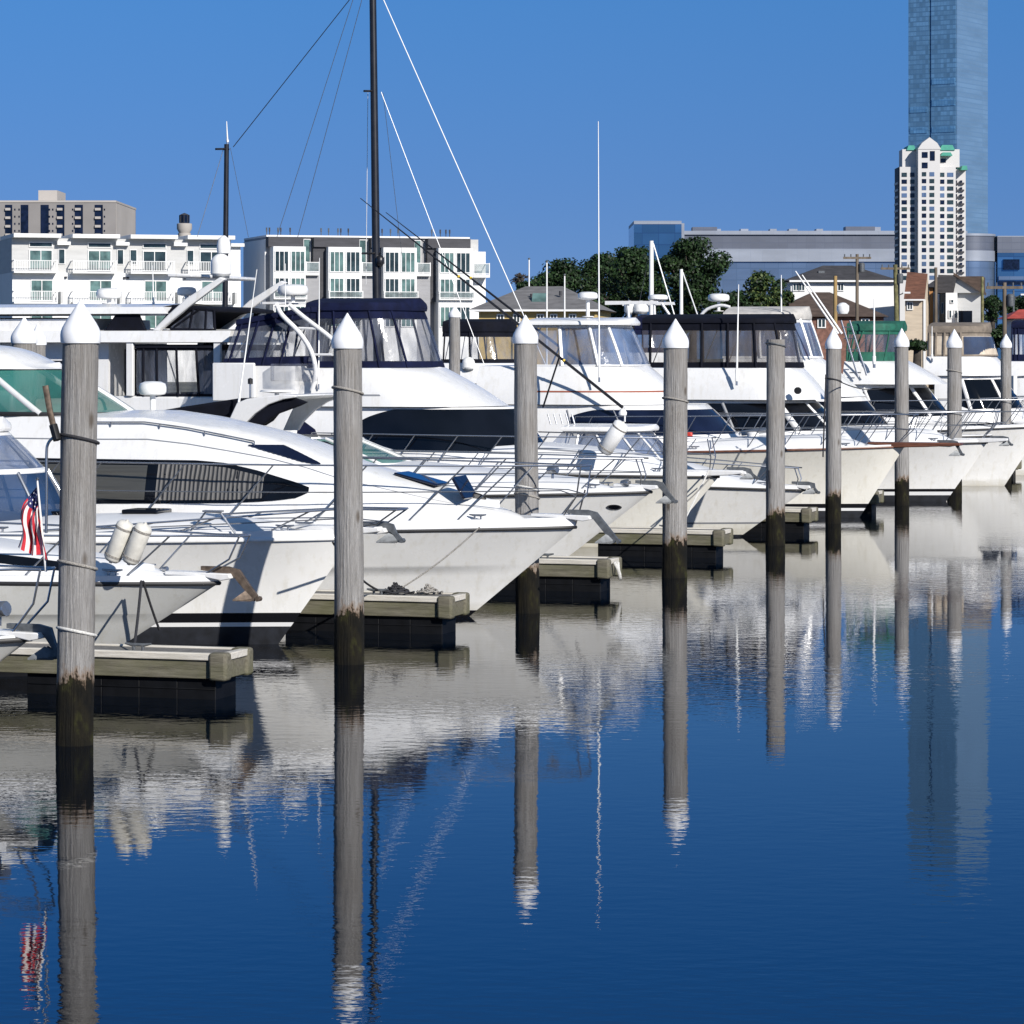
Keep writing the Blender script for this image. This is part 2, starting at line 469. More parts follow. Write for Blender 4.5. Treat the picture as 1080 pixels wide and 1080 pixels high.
# ------------------------------------------------------------------ boats
class Boat(Frame):
    def __init__(s, name, label, bow, Y, L, beam, rake=1.6, zmid=None, group=None, hull='hullwhite', boot=None, th=TH,
                 rub='rubber', flare=1.7, knuckle=None, tm=.5, lip=.05, cat='boat', rubr=.03):
        super().__init__(name, bow[0], Y, th, label=label, cat=cat, group=group)
        s.L, s.Bh, s.rake = L, beam / 2, rake
        s.zb = s.pix(bow[0], bow[1])[1]; s.zm = zmid if zmid else s.zb * .86
        s.tm, s.fl, s.lip = tm, flare, lip
        mb = MB()
        boot = boot or []                      # list of (z_top, material) upward from the water
        zl = [-.45, -.02] + [b[0] for b in boot]
        ms = ['bottom', 'bottom'] + [b[1] for b in boot]
        zstart = zl[-1]
        nt, NH = 40, 7
        rows = []
        ts = [(i / nt) ** 1.5 for i in range(nt + 1)]
        for t in ts:
            z1 = s.zs(t); r = []
            hs = [z / z1 for z in zl] + [lerp(zstart / z1, 1, (k + 1) / NH) for k in range(NH)]
            if knuckle:
                hs = sorted(hs[:-1] + [knuckle - .012, knuckle + .012]) + [1.0]
            for h in hs:
                yy = s.half(t, h)
                if knuckle and h > knuckle: yy += .035 * min(1, t * 8)
                r.append((s.xh(t, h), -yy, z1 * h))
            rows.append(r)
        nh = len(rows[0])
        def mf(i, j): return ms[j + 1] if j + 1 < len(ms) else (ms[1] if j == 0 else hull)
        def mf2(i, j):
            if j == 0: return 'bottom'
            if j <= len(boot): return boot[j - 1][1]
            return hull
        mb.grid(rows, hull, mfun=mf2)
        mb.grid([[(x, -y, z) for x, y, z in r] for r in rows], hull, mfun=mf2)
        last = rows[-1]
        mb.grid([[(x, y, z), (x, -y, z)] for x, y, z in last], hull)
        s.hull = mb.build('hull', s.root, 50)
        # deck with a raised lip
        mb = MB(); dr = []
        for t in ts:
            b = max(s.half(t, 1), .005); z = s.zs(t); x = s.xh(t, 1)
            ys = [-b, -b * .995 - .0, -max(b - .09, 0), -max(b - .11, 0), -max(b - .11, 0) * .5, 0]
            zz = [z, z + s.lip, z + s.lip, z + .01, z + .03, z + .045]
            half = list(zip(ys, zz))
            dr.append([(x, y, q) for y, q in half] + [(x, -y, q) for y, q in half[::-1][1:]])
        mb.grid(dr, 'deck')
        mb.build('deck', s.root, 40)
        if rub:
            mb = MB()
            side = [(s.xh(t, 1), -s.half(t, 1) - .008, s.zs(t)) for t in reversed(ts)]
            mb.tube(side + [(x, -y, z) for x, y, z in reversed(side)], rubr, rub, 6)
            mb.build('rub_rail', s.root, 60)
    def zs(s, t): return s.zm + (s.zb - s.zm) * (1 - min(t / .75, 1)) ** 1.7
    def half(s, t, h):
        k = 1 - .1 * max(0, (t - .6) / .4) ** 2
        bs = s.Bh * math.sin(PI / 2 * min(t / s.tm, 1)) ** .78 * k
        bw = s.Bh * .90 * math.sin(PI / 2 * min(t / (s.tm * 1.35), 1)) ** 1.15 * k
        if h <= 0: return bw * (1 + h * 1.1) if h > -.9 else bw * .1
        p = lerp(s.fl, .8, min(t / .55, 1))
        return bw + (bs - bw) * h ** p
    def xh(s, t, h): return -s.L * t - s.rake * (1 - h) * max(0, 1 - t) ** 4
    def t_of(s, x): return min(max(-x / s.L, 0), 1)
    def edge(s, x, inset=.1):
        t = s.t_of(x); return max(s.half(t, 1) - inset, 0), s.zs(t)
    def hull_y(s, x, z):
        best, bt = 9, 0
        for k in range(400):
            t = (k / 400) ** 1.5; h = z / s.zs(t); d = abs(s.xh(t, h) - x)
            if d < best: best, bt = d, t
        return s.half(bt, z / s.zs(bt))
    def oval(s, px, py, rx, rz, name='porthole'):
        x, z = s.pix(px, py, -.6)
        for _ in range(3): x, z = s.pix(px, py, -s.hull_y(x, z))
        mb = MB(); P = lambda x, z, o: (x, -s.hull_y(x, z) - o, z)
        for r0, r1, o, m in ((0, .8, .012, 'black_glass'), (.8, 1.05, .018, 'steel')):
            mb.grid([[P(x + rx * r * math.cos(a), z + rz * r * math.sin(a), o) for a in [2 * PI * k / 20 for k in range(20)]] for r in (max(r0, .02), r1)], m, close=True)
        s.part(mb, name, fix=False)
    def part(s, mb, name, **kw): return mb.build(name, s.root, **kw)

    def rail(s, x_aft, z_aft, z_front, ext=.0, n=8, mid=True, r=.016, tipw=.18, wire=False, rake=.28, inset=.12, name='bow_rail'):
        mb = MB(); N = 18; tops = {}
        for sg in (-1, 1):
            pts, low, feet = [], [], []
            for i in range(N + 1):
                t = i / N; x = lerp(x_aft, -.25, t)
                y, z = s.edge(x, inset)
                zt = lerp(z_aft, z_front, t)
                out = lerp(0, .06, t)
                pts.append(Vector((x + rake * t * .5, sg * max(y + out, tipw), zt))); feet.append(Vector((x, sg * max(y, .05), z + s.lip)))
            tip = Vector((ext, sg * tipw, z_front))
            pts.append(tip)
            start = [Vector((x_aft - .25, pts[0].y, feet[0].z))] if not wire else []
            mb.tube(start + pts, r, 'steel', 6)
            for k in range(n):
                i = int(round((k + .15) / n * N)); i = min(i, N - 1)
                top = pts[min(i + 1, N)]
                mb.tube([feet[i], top], r * .8, 'steel', 5)
            if mid:
                mb.tube([feet[i].lerp(pts[i], .52) for i in range(0, N + 1)] + [Vector((ext * .6, sg * tipw, lerp(s.zb, z_front, .52)))], r * .6, 'steel', 5)
            mb.tube([Vector((-.18, sg * .1, s.zb + s.lip)), Vector((ext * .6, sg * tipw, lerp(s.zb, z_front, .52))), tip], r * .85, 'steel', 5)
            tops[sg] = tip
        mb.tube([tops[-1], Vector((tops[1].x + .05, 0, z_front)), tops[1]], r, 'steel', 6)
        s.part(mb, name, smooth=60)

    def anchor(s, m='galv', L=.75, drop=.28, x0=-.15, roller=.45, k=.8):
        z = s.zb + s.lip
        mb = MB()
        mb.prism([(x0 - .55, z), (x0 - .55, z + .05), (roller, z + .03), (roller + .03, z - .03), (roller - .1, z - .06), (x0, z - .02)], -.13, .13, 'white')
        s.part(mb, 'bow_roller', bevel=.012)
        mb = MB()
        # curved shank, a pair of plough flukes and the crown
        bx, bz = roller, z + .03
        sh_ = [(bx - .42, bz + .085), (bx - .05, bz + .085), (bx + .10, bz + .05), (bx + L * .30, bz - drop * .55), (bx + L * .44, bz - drop - .02),
               (bx + L * .38, bz - drop - .09), (bx + L * .22, bz - drop * .78), (bx + .02, bz - .03), (bx - .42, bz + .035)]
        mb.prism(sh_, -.032, .032, m)
        c = Vector((bx + L * .43, 0, bz - drop - .05))
        for sg in (-1, 1):
            a0, a1, a2, a3 = c, c + Vector((-.10, sg * .05, -.06)) * k, c + Vector((-.40, sg * .20, -.05)) * k, c + Vector((-.22, sg * .05, .10)) * k
            up = Vector((0, 0, .02))
            mb.poly([a0, a1, a2, a3], m); mb.poly([a0 + up, a3 + up, a2 + up, a1 + up], m)
            for p, q in ((a0, a1), (a1, a2), (a2, a3)): mb.poly([p, q, q + up, p + up], m)
        mb.tube([c + Vector((.02, -.05, -.01)), c + Vector((.02, .05, -.01))], .035, m, 7)
        s.part(mb, 'anchor', smooth=30)
    def pulpit(s, ext, m='white', w=.2):
        z = s.zb + s.lip; mb = MB()
        mb.prism([(-.9, z), (-.9, z + .05), (ext, z + .05), (ext, z - .02), (ext * .4, z - .06), (-.2, z - .08)], -w, w, m)
        s.part(mb, 'bow_pulpit', bevel=.02)
    def cleats(s, xs):
        for x in xs:
            y, z = s.edge(x, .18)
            for sg in (-1, 1):
                mb = MB(); zz = z + s.lip
                mb.tube([(x - .14, sg * y, zz + .07), (x - .07, sg * y, zz + .06), (x + .07, sg * y, zz + .06), (x + .14, sg * y, zz + .07)], [.012, .02, .02, .012], 'steel', 6)
                for q in (-.05, .05): mb.tube([(x + q, sg * y, zz - .01), (x + q, sg * y, zz + .06)], .016, 'steel', 6)
                s.part(mb, 'cleat', smooth=60)
    def spot(s, x, y, z, sc_=1.0):
        mb = MB()
        mb.tube([(x, y, z), (x, y, z + .16 * sc_)], .035 * sc_, 'steel', 8)
        mb.lathe([(.0, -.16 * sc_), (.09 * sc_, -.13 * sc_), (.11 * sc_, 0), (.11 * sc_, .12 * sc_), (.095 * sc_, .14 * sc_)], (x, y, z + .22 * sc_), 'steel', 14, axis=(1, -.3, .1))
        s.part(mb, 'searchlight', smooth=40)
    def radar(s, x, y, z, r=.33, h=.28, post=0, m='dome', mast=None):
        mb = MB()
        if post: mb.tube([(x, y, z - post), (x, y, z)], .05, 'white', 8); mb.lathe([(.16, 0), (.16, .02)], (x, y, z - post), 'white', 12)
        mb.lathe([(r * .55, 0), (r * .9, .02), (r, h * .25), (r, h * .6), (r * .92, h * .85), (r * .6, h), (0, h * 1.03)], (x, y, z), m, 28)
        s.part(mb, 'radar_dome', smooth=40)
    def satdome(s, x, y, z, r=.3, h=.6):
        mb = MB()
        mb.lathe([(r * .8, 0), (r, .05), (r, h - r)] + [(r * math.cos(a), h - r + r * math.sin(a)) for a in [PI / 2 * k / 8 for k in range(1, 8)]] + [(0, h)], (x, y, z), 'dome', 24)
        mb.lathe([(r * .82, -.05), (r * .82, 0)], (x, y, z), 'galv', 20)
        s.part(mb, 'satellite_dome', smooth=40)
    def whip(s, a, b, r=.02, m='dome', name='antenna'):
        a, b = Vector(a), Vector(b); mb = MB()
        mb.tube([a, a.lerp(b, .12), a.lerp(b, .125), b], [r * 1.5, r * 1.5, r, r * .45], m, 6)
        mb.tube([a - Vector((0, 0, .12)), a], r * 1.2, 'steel', 6)
        s.part(mb, name, smooth=60)

def enclosure(b, base, top, vinyl='vinyl', canvas='navy', seams=(), zslab=.12, crown=.10, lo=.10, hi=.86, overhang=.05, posts='galv', roof=None, roofname='canopy', aft=False, seamw=.028, names=('clear_panel', 'canopy_frame')):
    """clear side curtains between a base outline and a top outline, sewn into canvas bands, under a canvas or hard roof"""
    sh = Shell(base, top, .015)
    mb = MB()
    mb.grid(sh.rows([lo, .3, .5, .7, hi]), vinyl, close=aft)
    b.part(mb, names[0], smooth=60, fix=False)
    mb = MB()
    if lo > 0: mb.grid(sh.rows([0, lo], .006), canvas, close=aft)
    mb.grid(sh.rows([hi, 1.0], .006), canvas, close=aft)
    for f in seams: sh.strip(mb, canvas, f, 0, 1, seamw)
    b.part(mb, 'canvas_border', smooth=40, fix=False)
    mb = MB()
    for f in list(seams)[::2] or [2]:
        for sg in (1, -1):
            p, q = sh.P(f, 0, -.12), sh.P(min(f + 2.0, sh.n - 1), 1, -.12)
            mb.tube([(p.x, p.y * sg, p.z), (q.x, q.y * sg, q.z)], .016, posts, 6)
    b.part(mb, names[1], smooth=60)
    # roof slab
    out = [p + sh.nrm(i) * overhang for i, p in enumerate(top)]
    t2 = [Vector((p.x, p.y * .97, p.z + zslab)) for p in out]
    mb = MB(); slab = Shell(out, t2, .02)
    slab.body(mb, roof or canvas, crown=crown, floor=True, nv=3)
    b.part(mb, roofname, smooth=45, bevel=.02)
    return sh
WATER_RIPPLE, WATER_SWELL = .0036, .0012
SKY_ALT, SKY_LIFT, SKY_STR = 3000, .10, .15
SKY_RAMP = [(0, (.70, .47, .40)), (.05, (.61, .53, .495)), (.11, (.56, .65, .61)), (.2, (.24, .64, .78)), (.3, (.75, .85, .8)), (.5, (2.0, 1.35, .85))]
SUN_STR, EXPO = 5.0, 0.18
# ------------------------------------------------------------------ the boats in their slips, nearest first
GRP = 'motor boats moored in the slips'

def zline(b, pts, yl):
    q = sorted((b.pix(x, y, yl) for x, y in pts), key=lambda a: a[0])
    return interp([a[0] for a in q], [a[1] for a in q])

# --- the nearest bow, cut by the left edge
b = Boat('motor_boat', 'small white bow with chrome searchlight and flag staff, poking past the largest piling', (32, 674), 34.0, 8.5, 2.9, rake=1.5, hull='greyhull', boot=[(.25, 'bottom')], rub='rubber', flare=1.5, group=GRP)
b.anchor('galv', L=.5, drop=.2, roller=.15)
b.rail(-5.2, 1.72, b.pix(50, 600)[1], ext=b.pix(50, 600)[0], n=5, mid=False)
b.spot(b.pix(10, 650)[0], -.25, b.zb + .16, .8)
mb = MB(); sh = Shell(plan(-8, -1.0, 1.05, 3.5, 1.0, e=1.8), plan(-8, -2.0, .75, 3.0, lambda x: lerp(1.05, 1.5, min(1, (-x - 2) / 3))))
sh.body(mb, 'deck', crown=.1); b.part(mb, 'cabin_trunk', smooth=50)
b.cleats([-1.3, -4])
def small_windscreen(b, xb, hw, z0, z1):
    ws = Shell(plan(xb - 2.2, xb, hw, 1.3, z0), plan(xb - 2.0, xb - .75, hw * .86, 1.0, z1), .02)
    mb = MB(); mb.grid(ws.rows([0, .5, 1]), 'blue_glass'); b.part(mb, 'windscreen', smooth=60, fix=False)
    mb = MB(); mb.tube(ws.rows([1.0])[0], .025, 'steel', 6); mb.tube(ws.rows([0.0])[0], .03, 'white', 6)
    for f in (6, 12, 20): ws.strip(mb, 'steel', f, 0, 1, .022)
    b.part(mb, 'windscreen_frame', smooth=60)
small_windscreen(b, -5.0, .8, 1.5, 2.05)

# --- the grey hulled cruiser
b = Boat('motor_boat', 'pale grey hulled cruiser with two worn white fenders racked on its foredeck', (231, 615), 40.1, 10.5, 3.1, rake=2.0, zmid=1.28, hull='greyhull', boot=[(.3, 'bottom')], flare=1.4, knuckle=.66, lip=.10, group=GRP)
CRUISER_B = b
prof = zline(b, [(-60, 570), (0, 577), (45, 583), (100, 592), (160, 604), (205, 612)], -.4)
mb = MB(); sh = Shell(plan(-9.5, -.55, 1.25, 4.5, lambda x: b.edge(x)[1] + .02, e=1.7), plan(-9.5, -.9, .85, 4.2, prof, e=1.7), .05)
sh.body(mb, 'deck', crown=.05); b.part(mb, 'cabin_trunk', smooth=50)
mb = MB(); sh.panel(mb, 'black_glass', (b.pix(-60, 575, -.9)[0], b.pix(56, 578, -.9)[0]), lambda x: prof(x) - .15, lambda x: prof(x) - .05)
b.part(mb, 'side_window', smooth=60, fix=False)
b.rail(-7.5, 1.9, b.pix(260, 565)[1], ext=b.pix(258, 565)[0], n=7, mid=False)
b.anchor('bronze', L=.8, drop=.26, roller=.18, k=.7)
b.cleats([-1.25, -4.5]); small_windscreen(b, -6.1, .95, prof(-6.4), prof(-6.4) + .62); b.spot(-.75, .0, b.zb + .1, .3)
b.oval(56, 636, .10, .05)

# --- the flared hull behind it
b = Boat('motor_boat', 'white cruiser with strongly flared bow, black boot stripe and blue windscreen', (373, 567), 44.6, 12.3, 3.6, rake=1.15, zmid=1.5, hull='hullwhite', flare=2.2, lip=.12, boot=[(.26, 'bottom'), (.32, 'bootwhite'), (.46, 'bootblack')], rub='white', group=GRP)
prof = zline(b, [(-60, 546), (66, 550), (140, 548), (200, 549), (260, 555), (330, 564)], -.5)
mb = MB(); sh = Shell(plan(-11.5, -.6, 1.5, 4.5, lambda x: b.edge(x)[1] + .03, e=1.8), plan(-11.5, -1.0, 1.05, 4.2, prof, e=1.8), .04)
sh.body(mb, 'deck', crown=.08); b.part(mb, 'cabin_trunk', smooth=50)
mb = MB()
for x0 in (-3.2, -4.6): mb.box(x0 - .28, x0 + .28, -.28, .28, prof(x0) + .06, prof(x0) + .13, 'black_glass')
b.part(mb, 'deck_hatch', bevel=.02)
xb, zb_ = b.pix(70, 551, 0); xt, zt = b.pix(41, 497, 0)
wb = plan(xb - 4, xb, 1.35, 2.0, zb_); wt = plan(xb - 4, xt, 1.15, 1.6, zt)
sh = Shell(wb, wt, .02); mb = MB(); mb.grid(sh.rows([0, .33, .66, 1]), 'blue_glass'); b.part(mb, 'windscreen', smooth=60, fix=False)
mb = MB()
for f in (4, 10, 14, 19, 24): sh.strip(mb, 'steel', f, 0, 1, .028)
loop = sh.rows([1.0])[0]; mb.tube(loop, .03, 'white', 6); loop = sh.rows([0.0])[0]; mb.tube(loop, .035, 'white', 6)
b.part(mb, 'windscreen_frame', smooth=60)
mb = MB(); mb.box(xb - 3.2, xb - 2.2, -.9, .9, zb_ - .3, zb_ + .35, 'seat'); b.part(mb, 'helm_seat', bevel=.08)
xt2, zt2 = b.pix(0, 455, 0)
enclosure(b, wt, plan(xb - 4, xt2, 1.0, 1.4, zt2), 'vinyl_blue', 'white', seams=(6, 13, 20), lo=.08, hi=.9, roof='white')
b.rail(-7.5, b.pix(0, 577, -1.5)[1], b.pix(427, 537)[1], ext=b.pix(424, 537)[0], n=7, tipw=.25)
b.pulpit(.45); b.anchor('galv', L=.5, drop=.12, roller=.5, x0=.0); b.cleats([-.9, -4.8])
mb = MB(); x, z = b.pix(224, 540, -.9)
mb.tube([(x - .35, -.9, z - .3), (x - .1, -.9, z), (x + .12, -.9, z)], .015, 'steel', 6); mb.tube([(x + .35, -.9, z - .3), (x + .12, -.9, z)], .015, 'steel', 6)
mb.box(x - .13, x + .15, -.96, -.84, z, z + .025, 'steel'); b.part(mb, 'fender_bracket', smooth=40)

# --- the big express yacht
b = Boat('motor_yacht', 'long sleek white yacht with curtained black side window and green tinted windscreen', (607, 556), 49.15, 15, 3.9, rake=1.75, zmid=1.34, hull='hullwhite', flare=1.5, knuckle=.56, lip=.16, tm=.42, boot=[(.10, 'bootblack')], rub='rubber', group=GRP)
YACHT_D = b
prof = zline(b, [(-150, 436), (100, 440), (165, 440), (205, 447), (240, 455), (275, 463.5), (300, 468), (318, 477), (341, 489), (400, 507), (450, 523), (500, 536), (560, 546)], -.9)
sh = Shell(plan(-14.5, -.75, 1.72, 7.2, lambda x: b.edge(x)[1] + .05, e=1.75), plan(-14.5, -1.25, 1.22, 7.4, prof, e=1.75), .10)
mb = MB(); sh.body(mb, 'white', crown=.10, nv=8); b.part(mb, 'cabin', smooth=50)
xa, xf = b.pix(26, 500, -1.7)[0], b.pix(319, 515, -1.5)[0]
zh = zline(b, [(20, 483), (200, 486), (230, 489), (262, 497), (300, 509), (320, 517)], -1.65)
zl = zline(b, [(20, 531), (240, 531), (280, 529), (305, 526), (320, 518)], -1.65)
mb = MB(); sh.panel(mb, 'black_glass', (xa, xf), zl, zh, off=.012, n=50)
wm = b.part(mb, 'side_window', smooth=60, fix=False)
M['curtain'] = None
m, nt, bs = new_mat('pleated_curtain')
tc = nt.nodes.new('ShaderNodeTexCoord'); wv = nt.nodes.new('ShaderNodeTexWave'); wv.inputs['Scale'].default_value = 4.4; wv.inputs['Distortion'].default_value = 3.2; wv.inputs['Detail'].default_value = 2
mp = nt.nodes.new('ShaderNodeMapping'); mp.inputs['Scale'].default_value = (1, 1, .12)
nt.links.new(tc.outputs['Object'], mp.inputs[0]); nt.links.new(mp.outputs[0], wv.inputs[0])
nt.links.new(ramp(nt, wv.outputs[1], [(.2, (.05, .048, .046)), (.8, (.095, .092, .089))]), bs.inputs['Base Color']); bs.inputs['Roughness'].default_value = .6
bs.inputs['Coat Weight'].default_value = .6; bump(nt, bs, wv.outputs[1], .6, .05)
M['curtain'] = m
M['blind'] = simple('grey_window_blind', (.055, .055, .05), .5, var=.15, scale=3, stretch=(.2, 1, 8), coat=.6)
ins = lambda f, d: (lambda x: f(x) + d)
mb = MB(); sh.panel(mb, 'curtain', (b.pix(161, 510, -1.7)[0], b.pix(271, 510, -1.6)[0]), ins(zl, .05), ins(zh, -.07), off=.018, n=40)
b.part(mb, 'curtain', smooth=60, fix=False)
mb = MB(); sh.panel(mb, 'blind', (b.pix(40, 510, -1.7)[0], b.pix(150, 510, -1.7)[0]), ins(zl, .06), ins(zh, -.09), off=.018, n=16)
b.part(mb, 'window_blind', smooth=60, fix=False)
mb = MB(); up = zline(b, [(266, 468.5), (300, 469), (318, 478), (339, 489)], -.95); dn = zline(b, [(266, 469.5), (300, 480), (320, 486.5), (339, 490)], -.95)
sh.panel(mb, 'navy_glass', (b.pix(266, 469, -.95)[0], b.pix(338, 489, -.95)[0]), dn, up, off=.02, n=30); b.part(mb, 'skylight', smooth=60, fix=False)
mb = MB(); sh.band(mb, 'greyline', sh.f_at(b.pix(-60, 470, -1.3)[0], .8), sh.n - 3, .80, .808, off=.012, nf=50, nv=1); sh.band(mb, 'greyline', 0, sh.n - 2, .055, .07, off=.012, nf=60, nv=1)
b.part(mb, 'side_stripe', smooth=60, fix=False)
# grab rail on the coach roof
mb = MB(); pts = []
for i in range(21):
    px = lerp(105, 430, i / 20); x = b.pix(px, 480, -1.2)[0]; f = sh.f_at(x, .93); p = sh.P(f, .93, .03); pts.append(p)
for sg in (1, -1):
    mb = MB(); mb.tube([(p.x, p.y * sg, p.z + .05) for p in pts[:11]], .014, 'steel', 6)
    for p in pts[1:11:3]: mb.tube([(p.x, p.y * sg, p.z - .02), (p.x, p.y * sg, p.z + .05)], .012, 'steel', 5)
    b.part(mb, 'grab_rail', smooth=60)
mb = MB()
for px in (445,):
    x = b.pix(px, 512, 0)[0]; z = prof(x) + .12
    mb.obox((x, 0, z), (.36, 0, -.09), (0, .34, 0), (.005, 0, .02), 'navy_glass')
b.part(mb, 'deck_hatch', bevel=.02)
mb = MB(); x = b.pix(497, 533, 0)[0]; z = prof(x) + .1
mb.obox((x, -.35, z + .12), (.10, 0, -.17), (0, .33, 0), (.02, 0, .012), 'navy_glass'); mb.tube([(x + .1, -.35, z - .06), (x + .02, -.35, z + .1)], .012, 'steel', 5)
b.part(mb, 'open_hatch', bevel=.01)
# windscreen and hard top
xb, zb_ = b.pix(142, 438, 0); xt, zt = b.pix(66, 389, 0)
wb = plan(xb - 7.5, xb, 1.28, 2.4, lambda x: prof(x) + .04); wt = plan(xb - 7.5, xt, 1.08, 1.9, zt)
ws = Shell(wb, wt, .04); mb = MB(); mb.grid(ws.rows([.02, .35, .7, .98]), 'teal_glass'); b.part(mb, 'windscreen', smooth=60, fix=False)
mb = MB()
for f in (9, 17, 28): ws.strip(mb, 'white', f, 0, 1, .05, off=.0)
p0, p1 = ws.P(6.5, 1), ws.P(10.5, 0)
for sg in (1, -1): mb.tube([(p0.x, p0.y * sg, p0.z), (p1.x, p1.y * sg, p1.z)], .07, 'white', 6)
mb.tube(ws.rows([0])[0], .04, 'rubber', 6)
b.part(mb, 'windscreen_frame', smooth=60)
mb = MB()
x = b.pix(30, 430, 0)[0]
mb.box(x - .5, x + .1, -.75, -.1, prof(x) - .2, zt - .35, 'greyline'); mb.box(x + .5, x + 1.3, -.9, .9, prof(x) - .2, prof(x) + .28, 'seat'); mb.box(x - 1.0, x - .7, -.85, .9, prof(x), zt - .1, 'greyline')
mb.box(x - 1.9, x - 1.2, -.9, .9, prof(x) - .2, zt - .2, 'seat')
b.part(mb, 'helm_seat', bevel=.08)
rz = zline(b, [(-120, 362), (0, 365), (18, 368), (38, 376), (56, 384), (66, 388)], 0)
rf = Shell([p + ws.nrm(i) * .07 for i, p in enumerate(wt)], [Vector((p.x - .05, p.y * .86, max(rz(p.x) - .06, zt + .03))) for p in wt], .03)
mb = MB(); rf.body(mb, 'white', crown=.08, floor=True, nv=3); b.part(mb, 'hardtop', smooth=60)
b.rail(-13, b.pix(90, 486, -2.0)[1], b.pix(620, 491)[1], ext=b.pix(618, 491)[0], n=10, tipw=.3)
b.anchor('galv', L=1.0, drop=.34, roller=.25); b.cleats([-1.4, -6]); b.spot(b.pix(580, 490)[0], .15, b.pix(580, 505)[1], .62)
b.radar(b.pix(161, 418, .9)[0], .9, b.pix(161, 417, .9)[1], .23, .23, post=.42)
mb = MB(); x, z = b.pix(470, 540, .1); mb.lathe([(.22, -.1), (.22, .07), (.19, .1), (0, .1)], (x + .55, -.1, b.zb + .3), 'rubber', 16, axis=(.5, -1, .2)); b.part(mb, 'windlass', smooth=40)

# --- express cruiser with a radar arch
b = Boat('motor_boat', 'white express cruiser with swept radar arch, teal windscreen and an oval porthole near its bow', (687, 519), 57.8, 11.8, 3.6, rake=2.1, zmid=1.5, hull='hullwhite', flare=1.4, lip=.10, rub='rubber', group=GRP)
prof = zline(b, [(150, 485), (300, 487), (430, 491), (520, 500), (580, 506), (640, 513), (676, 519)], -.5)
mb = MB(); sh = Shell(plan(-11, -.6, 1.45, 5, lambda x: b.edge(x)[1] + .03, e=1.8), plan(-11, -1.0, 1.0, 4.6, prof, e=1.8), .04)
sh.body(mb, 'deck', crown=.07); b.part(mb, 'cabin_trunk', smooth=50)
xb, zb_ = b.pix(436, 491, 0); xt, zt = b.pix(372, 465, 0)
wb = plan(xb - 3.3, xb, 1.3, 1.7, lambda x: max(prof(x) + .02, zb_)); wt = plan(xb - 3.6, xt, 1.15, 1.3, lambda x: zt + .06)
ws = Shell(wb, wt, .03); mb = MB(); mb.grid(ws.rows([.0, .35, .7, 1]), 'teal_glass'); b.part(mb, 'windscreen', smooth=60, fix=False)
mb = MB(); mb.tube(ws.rows([1])[0], .03, 'steel', 6); mb.tube(ws.rows([0])[0], .03, 'white', 6)
for f in (13, 21, 28): ws.strip(mb, 'white', f, 0, 1, .035, off=0)
b.part(mb, 'windscreen_frame', smooth=60)
mb = MB()
mb.prism([b.pix(266, 473, -1.3), b.pix(300, 467, -1.3), b.pix(337, 489, -1.3), b.pix(280, 489, -1.3)], -1.36, -1.33, 'navy_glass')
mb.prism([(x, z) for x, z in (b.pix(266, 473, -1.3), b.pix(300, 467, -1.3), b.pix(337, 489, -1.3), b.pix(280, 489, -1.3))], 1.33, 1.36, 'navy_glass')
b.part(mb, 'side_window')
outer = [(236, 458), (244, 440), (251, 425), (262, 420.5), (299, 416), (313, 416.5)]
inner = [(313, 419), (300, 421), (284, 426.5), (270, 436), (258, 448), (252, 458)]
mb = MB()
for y0 in (-1.62, 1.48): mb.prism([b.pix(x, y, -1.55) for x, y in outer + inner], y0, y0 + .14, 'white')
top = [b.pix(x, y, -1.55) for x, y in [(251, 425), (262, 420.5), (299, 416), (313, 416.5), (313, 418.5), (300, 420.5), (270, 424)]]
mb.prism(top, -1.5, 1.5, 'white'); b.part(mb, 'radar_arch', bevel=.02, smooth=45)
mb = MB(); mb.prism([b.pix(x, y, -1.4) for x, y in [(300, 421), (313, 419.5), (326, 424), (318, 428), (296, 436), (275, 451), (262, 457), (252, 457), (258, 447), (270, 436), (285, 426.5)]], -1.52, -1.40, 'black'); b.part(mb, 'side_curtain', bevel=.03)
mb = MB(); mb.prism([b.pix(x, y, -1.4) for x, y in [(144, 437), (190, 429), (250, 420), (260, 421), (248, 430), (234, 447), (226, 452), (200, 448)]], -1.3, 1.3, 'black'); b.part(mb, 'folded_bimini', bevel=.05)
b.whip(b.p3(250, 438, -1.5), b.p3(271, 284, -1.5), .016)
mb = MB(); x, z = b.pix(292, 412, -.2)
mb.lathe([(.05, -.1), (.04, 0), (.33, .03), (.30, .06), (0, .07)], (x, -.2, z - .05), 'dome', 18); b.part(mb, 'tv_antenna', smooth=40)
mb = MB(); x, z = b.pix(264, 405, .4); mb.tube([(x, .4, z - .3), (x, .4, z)], .02, 'steel', 6); mb.lathe([(.05, 0), (.05, .1), (0, .12)], (x, .4, z), 'rubber', 10); b.part(mb, 'anchor_light', smooth=40)
b.rail(-8.5, 2.28, b.zb + .62, ext=-.25, n=8); b.anchor('galv', L=.75, drop=.24, roller=.12); b.cleats([-1.0, -4.5]); b.spot(b.pix(661, 512)[0], -.1, b.pix(661, 517)[1], .62)
b.oval(648, 535, .12, .05)

